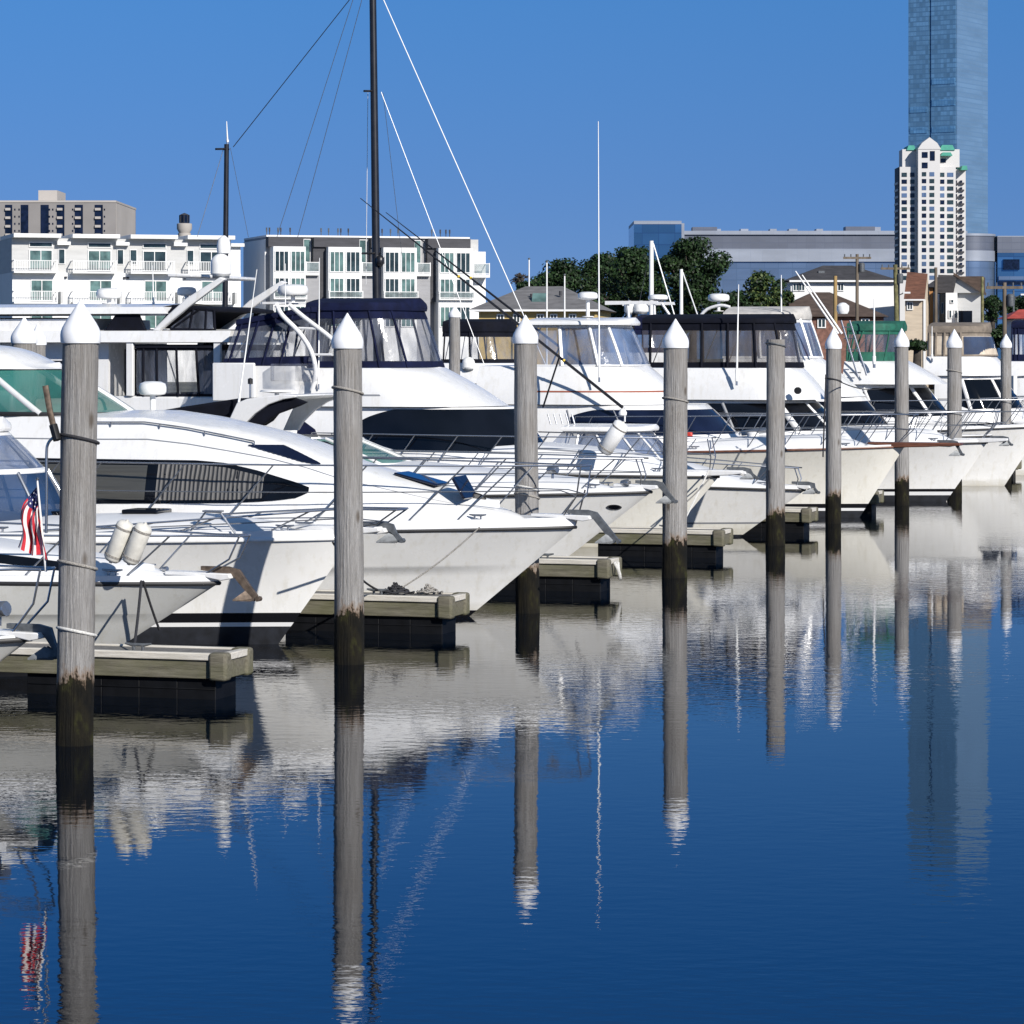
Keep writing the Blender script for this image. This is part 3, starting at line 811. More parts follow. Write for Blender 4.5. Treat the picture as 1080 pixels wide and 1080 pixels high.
# ---------------------------------------------------------------- flybridge yachts
def flybridge(b, hw, aft, wb, wt, brow, btop, mask, bridge_aft, nose=(2.6, 2.0), mull=(), glass='black_glass', wall='white', stripe=None, ztop_aft=None, close_mask=True):
    pc = lambda a: b.pix(a[0], a[1], 0.0)
    xa = b.pix(aft, 430, -hw)[0]
    xwb, zwb = pc(wb); xwt, zwt = pc(wt); xbr, zbr = pc(brow); xbt, zbt = pc(btop)
    hs = Shell(plan(xa, xwb, hw, nose[0], lambda x: b.edge(x)[1] + .03, e=2.1), plan(xa, xwt, hw * .9, nose[0] * .8, zbr - .015, e=2.1), .03)
    mb = MB(); hs.body(mb, wall, crown=0, nv=6); b.part(mb, 'cabin', smooth=50)
    f0 = hs.f_at(b.pix(mask[0], 450, -hw)[0], .6)
    mb = MB(); v0, v1 = mask[1], mask[2]
    rnd = lambda t: min(1, t / .18) ** .5 if close_mask else 1
    hs.band(mb, glass, f0, hs.n - 1, lambda t: lerp((v0 + v1) / 2, v0, rnd(t)), lambda t: lerp((v0 + v1) * .55, v1, rnd(t)), off=.014, nf=60, nv=4)
    b.part(mb, 'windscreen', smooth=60, fix=False)
    if mull:
        mb = MB()
        for f, w, m in mull: hs.strip(mb, m, f, v0, v1, w, off=.012)
        b.part(mb, 'window_post', smooth=60)
    xba = b.pix(bridge_aft, 420, -hw)[0]
    ztop = (lambda x: zbt) if ztop_aft is None else (lambda x: lerp(ztop_aft, zbt, min(1, max(0, (x - xba) / (xbt - xba)))))
    br = Shell(plan(xba, xbr, hw * .97, nose[1], zbr), plan(xba, xbt, hw * .80, nose[1] * .62, ztop), .06)
    mb = MB(); br.body(mb, wall, crown=.02, nv=6, floor=True); b.part(mb, 'flybridge', smooth=50, bevel=.035)
    if stripe:
        mb = MB(); m, vv, xs0, xs1 = stripe
        f0, f1 = br.f_at(b.pix(xs0, 415, -hw)[0], vv), br.f_at(b.pix(xs1, 415, -hw)[0], vv)
        br.band(mb, m, f0, f1, vv - .02, vv + .02, off=.008, nf=20, nv=1); b.part(mb, 'side_stripe', smooth=60, fix=False)
    mb = MB(); hs_line = [hs.P(f, .985, .02) for f in range(hs.n)]
    return hs, br

def canopy(b, br, aft, ftop, fbot=None, hwk=.84, **kw):
    """enclosure standing on the bridge coaming; ftop is the photo point of its front upper edge on the centreline"""
    xt, zt = b.pix(ftop[0], ftop[1], 0)
    xa = b.pix(aft, 380, -1.5)[0]
    hwb = abs(br.t[0].y); zb_ = br.t[0].z
    xb = br.t[-1].x if fbot is None else b.pix(fbot[0], fbot[1], 0)[0]
    zbf = lambda x: interp([br.t[0].x, br.t[-1].x], [br.t[0].z, br.t[-1].z])(x) + .01
    base = plan(xa, xb, hwb * .97, 1.3, zbf); top = plan(xa, xt, hwb * hwk, 1.0, zt)
    return enclosure(b, base, top, **kw)

# --- sedan with the navy top
b = Boat('motor_yacht', 'white flybridge yacht under a navy blue canvas top with black wraparound windscreen', (758, 503), 67.0, 14.5, 4.4, rake=1.3, zmid=1.66, hull='cream', flare=1.6, lip=.1, rub='rubber', group=GRP)
hs, br = flybridge(b, 2.0, 262, (588, 483), (545, 437), (531, 428), (464, 388), (378, .30, .97), 292, nose=(3.0, 2.2), stripe=('greyline', .30, 340, 400))
canopy(b, br, 322, (441, 328), (463, 387), vinyl='vinyl', canvas='navy', seams=(3, 7, 11, 15, 20), lo=.11, hi=.86, zslab=.17, crown=.12, hwk=.9)
mb = MB(); zz = interp([b.pix(262, 470, -2)[0], b.pix(285, 448, -2)[0], b.pix(300, 441, -2)[0], b.pix(318, 444, -2)[0], b.pix(331, 453, -2)[0], b.pix(338, 470, -2)[0]],
    [b.pix(262, 470, -2)[1], b.pix(285, 448, -2)[1], b.pix(300, 441, -2)[1], b.pix(318, 444, -2)[1], b.pix(331, 453, -2)[1], b.pix(338, 470, -2)[1]])
hs.panel(mb, 'navy', (b.pix(264, 470, -2)[0], b.pix(337, 470, -2)[0]), lambda x: b.zm + .3, zz, off=.014); b.part(mb, 'side_curtain', smooth=60, fix=False)
prof = zline(b, [(520, 470), (567, 470), (640, 477), (688, 486), (730, 497)], -.8)
sh = Shell(plan(-9, -.9, 1.8, 4.6, lambda x: b.edge(x)[1] + .03, e=1.8), plan(-9, -1.4, 1.4, 4.4, prof, e=1.8), .03)
mb = MB(); sh.body(mb, 'deck', crown=.05); b.part(mb, 'cabin_trunk', smooth=50)
mb = MB(); sh.band(mb, 'greyline', sh.f_at(b.pix(560, 475, -1)[0], .9), 20, .90, .97, off=.01, nf=30, nv=1); b.part(mb, 'side_stripe', smooth=60, fix=False)
# aft deck with its own lower canvas
za = b.pix(275, 414, -1.9)[1]; zr = b.pix(275, 341, -1.9)[1]; xa0, xa1 = b.pix(228, 400, -1.9)[0], b.pix(322, 400, -1.9)[0]
cab = Shell(plan(xa0, xa1, 2.05, .3, b.zm), plan(xa0 + .1, xa1, 2.0, .3, b.pix(275, 386, -1.9)[1]))
mb = MB(); cab.body(mb, 'white', crown=.02); b.part(mb, 'aft_cabin', smooth=50, bevel=.05)
enclosure(b, plan(xa0 + .15, xa1, 1.95, .3, b.pix(275, 387, -1.9)[1]), plan(xa0 + .4, xa1 + .2, 1.7, .3, lambda x: lerp(b.pix(245, 346, -1.9)[1], b.pix(318, 329, -1.9)[1], min(1, max(0, (x - xa0) / (xa1 - xa0))))),
          'vinyl', 'navy', seams=(1, 4, 7, 10), lo=.2, hi=.88, zslab=.12, crown=.08, aft=True)
mb = MB()
for yy in (-2.02, 2.02):
    mb.tube(smooth_poly([b.p3(292, 322, yy), b.p3(298, 333, yy), b.p3(315, 350, yy), b.p3(328, 370, yy), b.p3(333, 392, yy), b.p3(329, 412, yy)]), .055, 'white', 8)
    mb.tube(smooth_poly([b.p3(306, 322, yy), b.p3(320, 334, yy), b.p3(345, 353, yy), b.p3(352, 360, yy)]), .05, 'white', 8)
    mb.tube([b.p3(315, 346, yy), b.p3(340, 347, yy)], .03, 'white', 6); mb.tube([b.p3(331, 374, yy), b.p3(350, 374, yy)], .03, 'white', 6)
mb.tube([b.p3(292, 322, -2.02), b.p3(292, 322, 2.02)], .05, 'white', 8); mb.tube([b.p3(306, 322, -2.02), b.p3(306, 322, 2.02)], .05, 'white', 8)
x, z = b.pix(299, 321, 0); mb.box(x - .35, x + .35, -.5, .5, z, z + .05, 'white'); b.part(mb, 'radar_arch', smooth=50)
b.radar(b.pix(309, 314, -.4)[0], -.4, b.pix(309, 312, -.4)[1], .34, .25, post=.16)
b.whip(b.p3(336, 405, -1.9), b.p3(337, 272, -1.9), .016); b.whip(b.p3(301, 372, -1.2), b.p3(301, 278, -1.2), .015)
mb = MB(); x, z = b.pix(312, 402, -2.0); mb.box(x - .5, x + .5, -2.25, -1.95, z, z + .38, 'vinyl'); b.part(mb, 'storage_box', bevel=.03)
mb = MB(); x0, z0 = b.pix(247, 403, -2.1); mb.obox((x0, -2.12, z0), (.5, 0, 0), (0, .03, 0), (0, 0, .42), 'white'); b.part(mb, 'swim_ladder', bevel=.06)
b.rail(-8.5, b.pix(420, 457, -2)[1], b.pix(745, 462)[1], ext=-.2, n=9, tipw=.22); b.pulpit(.55); b.anchor('galv', L=.5, drop=.08, roller=.6, x0=0); b.cleats([-1.2, -5]); b.spot(-.9, .2, b.zb + .1, .4)

# --- low hardtop express beside it
b = Boat('motor_boat', 'small low white cruiser under a flat white hardtop, before the teak railed yacht', (849, 517), 70.6, 10.5, 2.8, rake=1.5, zmid=1.25, hull='hullwhite', flare=1.3, lip=.08, boot=[(.05, 'bottom'), (.30, 'cream'), (.34, 'greyline')], group=GRP)
prof = zline(b, [(560, 474), (690, 482), (740, 496), (790, 508), (835, 517)], -.4)
mb = MB(); sh = Shell(plan(-9.5, -.4, 1.2, 4.4, lambda x: b.edge(x)[1] + .03, e=1.8), plan(-9.5, -.8, .85, 4.2, prof, e=1.8), .04)
sh.body(mb, 'deck', crown=.05); b.part(mb, 'cabin_trunk', smooth=50)
xb, zb_ = b.pix(712, 484, 0); xt, zt = b.pix(684, 454, 0); xa = b.pix(575, 470, -1.1)[0]
wb = plan(xa, xb, 1.15, 1.3, lambda x: prof(x) + .02); wt = plan(xa + .4, xt, 1.0, 1.0, zt)
enclosure(b, wb, wt, 'vinyl_blue', 'white', seams=(6, 12, 17, 22), lo=.04, hi=.93, zslab=.10, crown=.05, roof='white', roofname='hardtop', overhang=.18, names=('windscreen', 'windscreen_frame'))
mb = MB()
for k in range(5):
    x, z = b.pix(581 + k * 5, 443, -.9); mb.tube([(x, -.9 + k * .1, z - .1), (x - .07, -.9 + k * .1, z + .14)], .02, 'steel', 6)
b.part(mb, 'rod_holder', smooth=50)
mb = MB(); x, z = b.pix(659, 438, 0); mb.tube([(x, 0, z - .15), (x, 0, z + .18)], .02, 'white', 6); mb.lathe([(.09, 0), (.1, .06), (.06, .14), (0, .15)], (x - .05, 0, z), 'dome', 12); b.part(mb, 'anchor_light', smooth=50)
b.rail(-5.5, 1.9, b.zb + .5, ext=-.2, n=6, mid=False); b.anchor('galv', L=.4, drop=.1, roller=.12); b.cleats([-.9, -4])

# --- the cream hull with the teak rail
b = Boat('motor_yacht', 'white flybridge yacht with cream flared bow, red-brown teak rail and clear hardtop enclosure', (954, 471), 79.0, 15.5, 4.7, rake=1.15, zmid=1.62, hull='cream', flare=2.1, lip=.06, rub='teak', rubr=.028, boot=[(.17, 'bottom'), (.24, 'bootwhite'), (.35, 'bootblack')], group=GRP)
YACHT_M = b
hs, br = flybridge(b, 2.15, 520, (790, 464), (745, 428), (722, 426), (682, 386), (600, .34, .90), 500, nose=(3.2, 2.6), glass='navy_glass', mull=((9, .02, 'greyline'), (14, .02, 'greyline')), stripe=('redline', .34, 560, 686))
sh = canopy(b, br, 556, (662, 343), (682, 388), vinyl='vinyl_blue', canvas='white', seams=(1, 8, 15, 20), lo=.03, hi=.93, zslab=.10, crown=.10, posts='white', roofname='hardtop', overhang=.22, seamw=.05)
b.radar(b.pix(620, 316, 0)[0], 0, b.pix(620, 316, 0)[1], .26, .2, post=.45)
b.whip(b.p3(632, 398, -2.2), b.p3(631, 128, -2.2), .023)
prof = zline(b, [(700, 466), (800, 462), (860, 461), (900, 464), (940, 468)], -.8)
sh = Shell(plan(-9, -.9, 1.9, 4.6, lambda x: b.edge(x)[1] + .03, e=1.8), plan(-9, -1.4, 1.5, 4.4, prof, e=1.8), .03)
mb = MB(); sh.body(mb, 'deck', crown=.05); b.part(mb, 'cabin_trunk', smooth=50)
for sg, px0 in ((-1, 657), (1, 640)):
    mb = MB()
    a = b.p3(657, 430, -2.25) if sg < 0 else b.p3(650, 412, 2.2); e = b.p3(380, 209, -3.4) if sg < 0 else b.p3(407, 224, 3.2)
    mb.tube([a, a.lerp(e, .5), e], [.04, .032, .010], 'blackmast', 7)
    for q in (.22, .62): c = a.lerp(e, q); mb.tube([c, a.lerp(e, q + .006)], .042, 'yellow', 8)
    mb.tube([a.lerp(e, .24), Vector((a.x - 2.1, a.y, a.z))], .025, 'blackmast', 6)
    b.part(mb, 'outrigger', smooth=50)
b.rail(-8.0, b.pix(720, 440, -2)[1], b.pix(955, 437)[1], ext=.3, n=9, tipw=.3); b.pulpit(1.45, 'teak', .26); b.anchor('galv', L=.5, drop=.22, roller=1.25, x0=.3); b.cleats([-1.4, -5])
mb = MB(); x, z = b.pix(786, 462, -1.2); mb.lathe([(.16, 0), (.16, .3), (.1, .34), (0, .35)], (x, -.3, z - .2), 'white', 14); mb.tube([(x - .3, -.3, z + .1), (x + .35, -.3, z + .18)], .07, 'steel', 8); b.part(mb, 'windlass', smooth=40)
mb = MB(); x, z = b.pix(729, 459, -1.9); mb.box(x - .07, x + .07, -2.12, -2.0, z - .08, z + .08, 'red'); b.part(mb, 'side_light', bevel=.03)

# --- black bimini yacht
b = Boat('motor_yacht', 'white flybridge yacht under a long black bimini with smoky clear curtains', (1041, 467), 87.4, 15.5, 4.6, rake=1.15, zmid=1.58, hull='hullwhite', flare=1.8, lip=.08, boot=[(.18, 'bottom'), (.28, 'bootwhite'), (.36, 'bootblack')], group=GRP)
hs, br = flybridge(b, 2.1, 690, (900, 452), (858, 424), (872, 421), (845, 388), (725, .30, .93), 668, nose=(2.8, 1.8), mull=((12, .05, 'greyline'), (19, .10, 'white'), (24, .05, 'white')))
canopy(b, br, 678, (835, 341), (846, 388), vinyl='vinyl_brown', canvas='black', seams=(1, 4, 7, 10, 14, 20), lo=.12, hi=.84, zslab=.13, crown=.14, hwk=.93, seamw=.04)
b.whip(b.p3(777, 402, -2.1), b.p3(779, 300, -2.1), .03)
prof = zline(b, [(850, 452), (940, 452), (1000, 458), (1030, 464)], -.8)
sh = Shell(plan(-8, -.9, 1.8, 4.6, lambda x: b.edge(x)[1] + .03, e=1.8), plan(-8, -1.4, 1.4, 4.4, prof, e=1.8), .03)
mb = MB(); sh.body(mb, 'deck', crown=.05); b.part(mb, 'cabin_trunk', smooth=50)
b.rail(-7.5, b.pix(850, 438, -2)[1], b.pix(1035, 434)[1], ext=.3, n=9, tipw=.3); b.pulpit(.6); b.anchor('galv', L=.4, drop=.1, roller=.5, x0=0); b.cleats([-1.4, -5])
mb = MB(); x, z = b.pix(841, 412, -2); mb.lathe([(.10, -.05), (.10, .05)], (x, -1.95, z), 'rubber', 12, axis=(0, 1, 0)); b.part(mb, 'horn')

# --- grey topped convertible behind it
b = Boat('motor_yacht', 'white sport fishing yacht with light grey top, half hidden behind the black bimini yacht', (1046, 460), 93.4, 14, 4.2, rake=1.1, zmid=1.55, hull='hullwhite', flare=1.8, group=GRP)
hs, br = flybridge(b, 1.95, 770, (944, 441), (912, 420), (912, 418), (866, 378), (800, .3, .9), 760, nose=(3.0, 2.4))
canopy(b, br, 762, (852, 337), (866, 379), vinyl='vinyl_blue', canvas='white', seams=(10, 15, 19, 23), lo=.05, hi=.92, zslab=.2, crown=.2, roof='greycanvas', hwk=.9, posts='white', seamw=.05)
b.radar(b.pix(758, 318, 0)[0], 0, b.pix(758, 318, 0)[1], .33, .24, post=.3)
mb = MB()
for yy in (-.6, .6): mb.tube(smooth_poly([b.p3(738, 334, yy), b.p3(746, 326, yy), b.p3(760, 322, yy), b.p3(770, 324, yy)]), .05, 'white', 7)
b.part(mb, 'radar_bracket', smooth=60)
b.whip(b.p3(824, 338, -1.2), b.p3(824, 290, -1.2), .03)
for yy, (x1, y1), (x0, y0) in ((-2.1, (839, 286), (884, 352)), (-1.9, (846, 290), (888, 352))):
    mb = MB(); mb.tube([b.p3(x0, y0, yy), b.p3(x1, y1, yy)], [.04, .02], 'dome', 6)
    b.part(mb, 'outrigger', smooth=60)
b.rail(-7, 2.4, b.zb + .75, ext=.2, n=8); b.cleats([-1.4])

# --- green canopy
b = Boat('motor_yacht', 'white flybridge yacht under a bright green canvas canopy', (1100, 450), 97.6, 14, 4.4, rake=1.2, zmid=1.6, hull='hullwhite', flare=1.8, lip=.1, group=GRP)
hs, br = flybridge(b, 2.0, 890, (1010, 434), (975, 408), (1000, 405), (958, 381), (905, .3, .93), 888, nose=(2.6, 2.0), mull=((14, .05, 'white'), (22, .07, 'white')))
canopy(b, br, 893, (953, 349), (950, 383), vinyl='vinyl', canvas='green', seams=(1, 6, 12, 20), lo=.30, hi=.88, zslab=.22, crown=.10, hwk=.92, seamw=.03)
b.whip(b.p3(922, 384, -2.0), b.p3(922, 315, -2.0), .04)
mb = MB()
for k in range(5):
    mb.tube([b.p3(888 + k * 2, 345 + k * 12, -2.1), b.p3(900 + k * 2, 345 + k * 12, -2.1)], .02, 'steel', 5)
mb.tube([b.p3(887, 338, -2.1), b.p3(905, 398, -2.1)], .03, 'steel', 6); mb.tube([b.p3(896, 338, -2.1), b.p3(914, 396, -2.1)], .03, 'steel', 6); b.part(mb, 'bridge_ladder', smooth=60)
mb = MB(); x, z = b.pix(889, 331, -1)
mb.lathe([(.15, 0), (.2, .1), (.2, .25), (.1, .34), (0, .36)], (x, -1, z), 'dome', 18); b.part(mb, 'satellite_dome', smooth=40)
b.rail(-8, b.pix(980, 424, -2)[1], b.zb + .85, ext=.3, n=9, tipw=.3); b.pulpit(.5); b.cleats([-1.4])

# --- taupe canopy
b = Boat('motor_yacht', 'white flybridge yacht with taupe canvas top and cream zipped side curtains', (1150, 442), 106, 14, 4.4, rake=1.2, zmid=1.6, hull='hullwhite', flare=1.8, lip=.1, group=GRP)
hs, br = flybridge(b, 2.0, 985, (1085, 420), (1058, 397), (1062, 396), (1050, 376), (1000, .3, .93), 975, nose=(2.6, 2.0), mull=((16, .07, 'white'), (22, .07, 'white')))
canopy(b, br, 978, (1043, 351), (1052, 377), vinyl='cream_panel', canvas='beige', seams=(1, 4, 8, 11, 14), lo=.07, hi=.86, zslab=.22, crown=.14, hwk=.9, seamw=.05)
sh = Shell(plan(b.pix(978, 380, -1.5)[0], br.t[-1].x, abs(br.t[0].y) * .97, 1.3, br.t[0].z), plan(b.pix(978, 380, -1.5)[0], b.pix(1043, 351, 0)[0], abs(br.t[0].y) * .9, 1.0, b.pix(1043, 351, 0)[1]), .015)
mb = MB(); sh.band(mb, 'blue_glass', 15, sh.n - 1, .09, .84, off=.045, nf=12); b.part(mb, 'front_window', smooth=60, fix=False)
b.rail(-8, 2.5, b.zb + .8, ext=.3, n=8, tipw=.3); b.whip(b.p3(983, 378, -1.8), b.p3(983, 344, -1.8), .03)

# --- navy canopy at the right edge
b = Boat('motor_yacht', 'white yacht with dark navy canopy below the red roofed hut', (1232, 436), 113, 14, 4.4, rake=1.2, zmid=1.6, hull='hullwhite', flare=1.8, group=GRP)
hs, br = flybridge(b, 2.0, 1072, (1160, 418), (1130, 398), (1136, 396), (1120, 381), (1085, .3, .93), 1064, nose=(2.6, 2.0))
canopy(b, br, 1066, (1110, 346), (1120, 382), vinyl='vinyl_blue', canvas='navy', seams=(1, 5, 10, 16), lo=.2, hi=.8, zslab=.2, crown=.1)
b.rail(-8, 2.5, b.zb + .8, ext=.3, n=8, tipw=.3)

# ---------------------------------------------------------------- boats on the far side of the walkway
G2 = 'boats moored beyond the main row'
b = Boat('motor_yacht', 'white hardtop yacht seen from its stern quarter, satellite dome on its raked arch', (-292, 470), 75.8, 13.5, 4.5, rake=1.2, zmid=1.5, hull='hullwhite', th=TH + PI, group=G2)
S = 2.05
# lower deckhouse with glazed aft bulkhead, side deck overhang, then the flybridge and hardtop
x0, x1 = b.pix(232, 400, S)[0], b.pix(-60, 400, S)[0]
zlo = b.pix(150, 424, S)[1]; zr0, zr1 = b.pix(150, 361, S)[1], b.pix(150, 349, S)[1]
xd = b.pix(107, 400, S)[0]
hs = Shell(plan(xd, x1 + 5, 1.75, 2, 1.5), plan(xd, x1 + 4.4, 1.65, 2, zr0 - .01)); mb = MB(); hs.body(mb, 'white', crown=0); b.part(mb, 'cabin', smooth=50)
mb = MB(); hs.band(mb, 'black_glass', 0.6, 20, .42, .86, off=.012); b.part(mb, 'side_window', smooth=60, fix=False)
mb = MB(); mb.box(xd - .03, xd - .01, -.8, .8, 2.0, zr0 - .15, 'black_glass'); b.part(mb, 'saloon_door')
mb = MB(); cz = b.pix(190, 418, S)[1]
mb.box(x0, xd - .05, -S, S, 1.0, cz, 'white'); b.part(mb, 'cockpit', bevel=.05)
ov = Shell(plan(x0 - .25, x1 + 4.6, S + .1, 2, zr0), plan(x0 - .25, x1 + 4.6, S, 2, zr1)); mb = MB(); ov.body(mb, 'white', crown=.05, floor=True); b.part(mb, 'bridge_deck', smooth=50, bevel=.03)
mb = MB()
for px in (136, 228):
    x = b.pix(px, 400, S)[0]
    for yy in (-S, S): mb.box(x - .12, x + .05, yy - .06, yy + .06, cz, zr0, 'white')
b.part(mb, 'deck_post', bevel=.02)
enclosure(b, [Vector((p.x, p.y, cz)) for p in plan(x0, b.pix(140, 400, S)[0], S - .02, .1, cz)], plan(x0 + .1, b.pix(140, 400, S)[0], S - .02, .1, zr0 - .13), 'vinyl', 'black', seams=(0, 3, 6, 9, 11), lo=.05, hi=.95, zslab=.08, crown=0, aft=True)
hz0, hz1 = b.pix(90, 331, S)[1], b.pix(90, 321, S)[1]; xh0, xh1 = b.pix(174, 325, S)[0], x1 + 3
ht = Shell(plan(xh0, xh1, S - .1, 2, hz0), plan(xh0 + .15, xh1, S - .2, 2, hz1 - .06)); mb = MB(); ht.body(mb, 'white', crown=.10, floor=True); b.part(mb, 'hardtop', smooth=50, bevel=.04)
xe = b.pix(112, 340, S)[0]
mb = MB(); coam = Shell(plan(xe + .6, x1 + 4, S - .25, 2, zr1), plan(xe + .6, x1 + 3.6, S - .3, 2, zr1 + .28)); coam.body(mb, 'white', crown=0); b.part(mb, 'flybridge', smooth=50)
enclosure(b, plan(xe + 1.3, x1 + 3.7, S - .35, 1.8, zr1 + .27), plan(xe + 1.3, x1 + 3.4, S - .4, 1.6, hz0 - .14), 'vinyl', 'black', seams=(1, 4, 8, 11), lo=.04, hi=.8, zslab=.06, crown=0)
mb = MB()
for yy in (-S + .2, S - .3):
    mb.prism([b.pix(x, y, S) for x, y in [(105, 350), (118, 331), (142, 331), (150, 349)]], yy, yy + .1, 'black')
b.part(mb, 'canvas_wing', bevel=.02)
mb = MB()
for yy in (-S + .1, S - .25): mb.prism([b.pix(x, y, S) for x, y in [(158, 349), (166, 349), (199, 322), (236, 294), (230, 292), (195, 314), (176, 331)]], yy, yy + .16, 'white')
x, z = b.pix(233, 293, 0); mb.box(x - .1, x + .5, -S + .1, S - .1, z - .03, z + .05, 'white'); b.part(mb, 'radar_arch', bevel=.03)
for yy in (-S + .1, S - .25):
    mb = MB(); mb.prism([b.pix(x, y, S) for x, y in [(176, 345), (200, 327), (222, 329), (221, 348), (200, 349)]], yy + .05, yy + .06, 'vinyl'); b.part(mb, 'clear_panel')
mb = MB()
for yy in (-S + .15, S - .2):
    for (xa_, ya_), (xb2, yb2) in (((200, 326), (196, 349)), ((214, 327), (213, 349)), ((222, 327), (223, 349)), ((180, 345), (206, 327)), ((176, 347), (223, 348))):
        p, q = b.pix(xa_, ya_, S), b.pix(xb2, yb2, S); mb.tube([(p[0], yy, p[1]), (q[0], yy, q[1])], .03, 'black', 6)
b.part(mb, 'canopy_frame', smooth=60)
mb = MB(); mb.prism([b.pix(x, y, S) for x, y in [(160, 347), (178, 322), (200, 322), (222, 325), (222, 329), (200, 327), (186, 330)]], -S + .2, S - .2, 'black'); b.part(mb, 'bimini', bevel=.03)
b.satdome(b.pix(233, 290, S - .5)[0], S - .5, b.pix(233, 291, S - .5)[1], .235, .5)
b.radar(b.pix(115, 315, .5)[0], .5, b.pix(115, 315, .5)[1], .29, .24, post=.12)
b.radar(b.pix(197, 308, .3)[0], .3, b.pix(197, 312, .3)[1], .22, .2, post=.5)
b.whip(b.p3(162, 324, 1), b.p3(161, 280, 1), .02)
mb = MB(); mb.lathe([(.04, 0), (.15, .02), (.16, .16), (.13, .34), (.03, .42), (0, .42)], b.p3(236, 268, 1.2), 'dome', 14); b.part(mb, 'wrapped_light', smooth=50)

b = Boat('motor_yacht', 'white yacht under a low black bimini, seen between the navy canopy and the clear hardtop', (712, 449), 104, 13, 4.3, rake=1.2, zmid=1.6, hull='hullwhite', group=G2)
hs, br = flybridge(b, 1.95, 470, (600, 428), (570, 408), (575, 404), (556, 383), (480, .3, .9), 462, nose=(2.6, 2))
canopy(b, br, 465, (540, 350), (552, 384), vinyl='vinyl', canvas='black', seams=(1, 4, 7, 11), lo=.12, hi=.84, zslab=.34, crown=.1)
b.satdome(b.pix(494, 392, -1.7)[0], -1.7, b.pix(494, 389, -1.7)[1], .22, .4)

b = Boat('motor_yacht', 'white yacht with radar bar and navy covered bridge, mostly hidden behind the clear hardtop yacht', (860, 446), 112, 13, 4.3, rake=1.2, zmid=1.6, hull='hullwhite', group=G2)
hs, br = flybridge(b, 1.95, 640, (760, 426), (730, 404), (735, 402), (716, 372), (650, .3, .9), 630, nose=(2.6, 2))
canopy(b, br, 668, (708, 347), (716, 373), vinyl='vinyl_blue', canvas='navy', seams=(2, 8, 14), lo=.2, hi=.75, zslab=.4, crown=.12)
mb = MB()
for yy in (-1.2, 1.2):
    mb.prism([b.pix(x, y, 0) for x, y in [(648, 318), (702, 318), (703, 321), (648, 322)]], yy - .1, yy + .1, 'white')
    mb.tube([b.p3(698, 320, yy), b.p3(706, 332, yy)], .05, 'white', 6); mb.tube([b.p3(662, 321, yy), b.p3(664, 345, yy)], .06, 'white', 6); mb.tube([b.p3(690, 321, yy), b.p3(691, 345, yy)], .05, 'white', 6)
b.part(mb, 'radar_arch', smooth=50)
for px, r in ((676, .28), (664, .2)): b.satdome(b.pix(px, 320, 0)[0], 0, b.pix(px, 330, 0)[1], r, .45)
b.radar(b.pix(694, 316, 0)[0], 0, b.pix(694, 317, 0)[1], .36, .22, post=.05)

# ---------------------------------------------------------------- sailing boats
def sailboat(label, name, bow, Y, L, masts, stays, rigm='blackmast', hullm='hullwhite', spread=()):
    b = Boat(name, label, bow, Y, L, L * .28, rake=1.6, zmid=1.3, hull=hullm, group='sailing boats beyond the main row', flare=1.2, tm=.6)
    sh = Shell(plan(-L * .75, -L * .25, L * .09, L * .25, 1.35), plan(-L * .74, -L * .27, L * .07, L * .24, 1.85))
    mb = MB(); sh.body(mb, 'white', crown=.08); b.part(mb, 'cabin', smooth=50)
    mb = MB(); sh.band(mb, 'navy_glass', 2, 14, .35, .75); b.part(mb, 'side_window', smooth=60, fix=False)
    for (xb, yb), (xt, yt), r in masts:
        mb = MB(); x = b.pix(xb, 300, 0)[0]; x2 = b.pix(xt, 300, 0)[0]; zt = b.pix(xt, yt, 0)[1]
        mb.tube([(x, 0, 1.3), (lerp(x, x2, .5), 0, lerp(1.3, zt, .5)), (x2, 0, zt)], [r, r * .95, r * .8], rigm, 10); b.part(mb, 'mast', smooth=60)
    for k, (p, q, yl, r, m) in enumerate(stays):
        mb = MB(); mb.tube([b.p3(*p, 0), b.p3(*q, yl)], r, m, 6); b.part(mb, 'stay', smooth=60)
    return b
b = sailboat('two masted sailing ketch with black masts standing beyond the navy canopied yacht', 'sailing_ketch', (600, 446), 100, 15,
    [((399, 0), (392.5, -60), .135), ((236, 0), (239, 152), .10)],
    [((378, -60), (600, 440), 0, .017, 'dome'), ((402, 97), (528, 430), 0, .014, 'dome'), ((400, -40), (246, 155), 0, .014, 'blackmast'),
     ((385, -40), (292, 250), 1.9, .010, 'galv'), ((387, -20), (314, 250), 1.9, .010, 'galv'), ((236, 156), (208, 250), -1.5, .010, 'galv'), ((243, 156), (262, 250), 1.5, .008, 'galv'),
     ((388, 98), (386, 300), 1.4, .010, 'dome'), ((404, 98), (424, 270), 1.8, .008, 'galv')])
mb = MB()
for px, py, w in ((239, 158, .9), (395, 97, .9), (397, 268, 1.6)):
    x, z = b.pix(px, py, 0); mb.tube([(x - .2, -w / 2, z), (x, 0, z + .03), (x - .2, w / 2, z)], .04, 'blackmast', 6); mb.tube([(x - w * .12, 0, z + .02), (x + w * .1, 0, z + .02)], .035, 'blackmast', 6)
b.part(mb, 'spreaders', smooth=50)
b.whip(b.p3(240, 150, 0), b.p3(239, 128, 0), .03)
mb = MB(); x, z = b.pix(402, 275, 0); mb.lathe([(0, -.25), (.14, -.1), (.14, .1), (0, .22)], (x, -.1, z), 'blackmast', 10); b.part(mb, 'steaming_light', smooth=50)
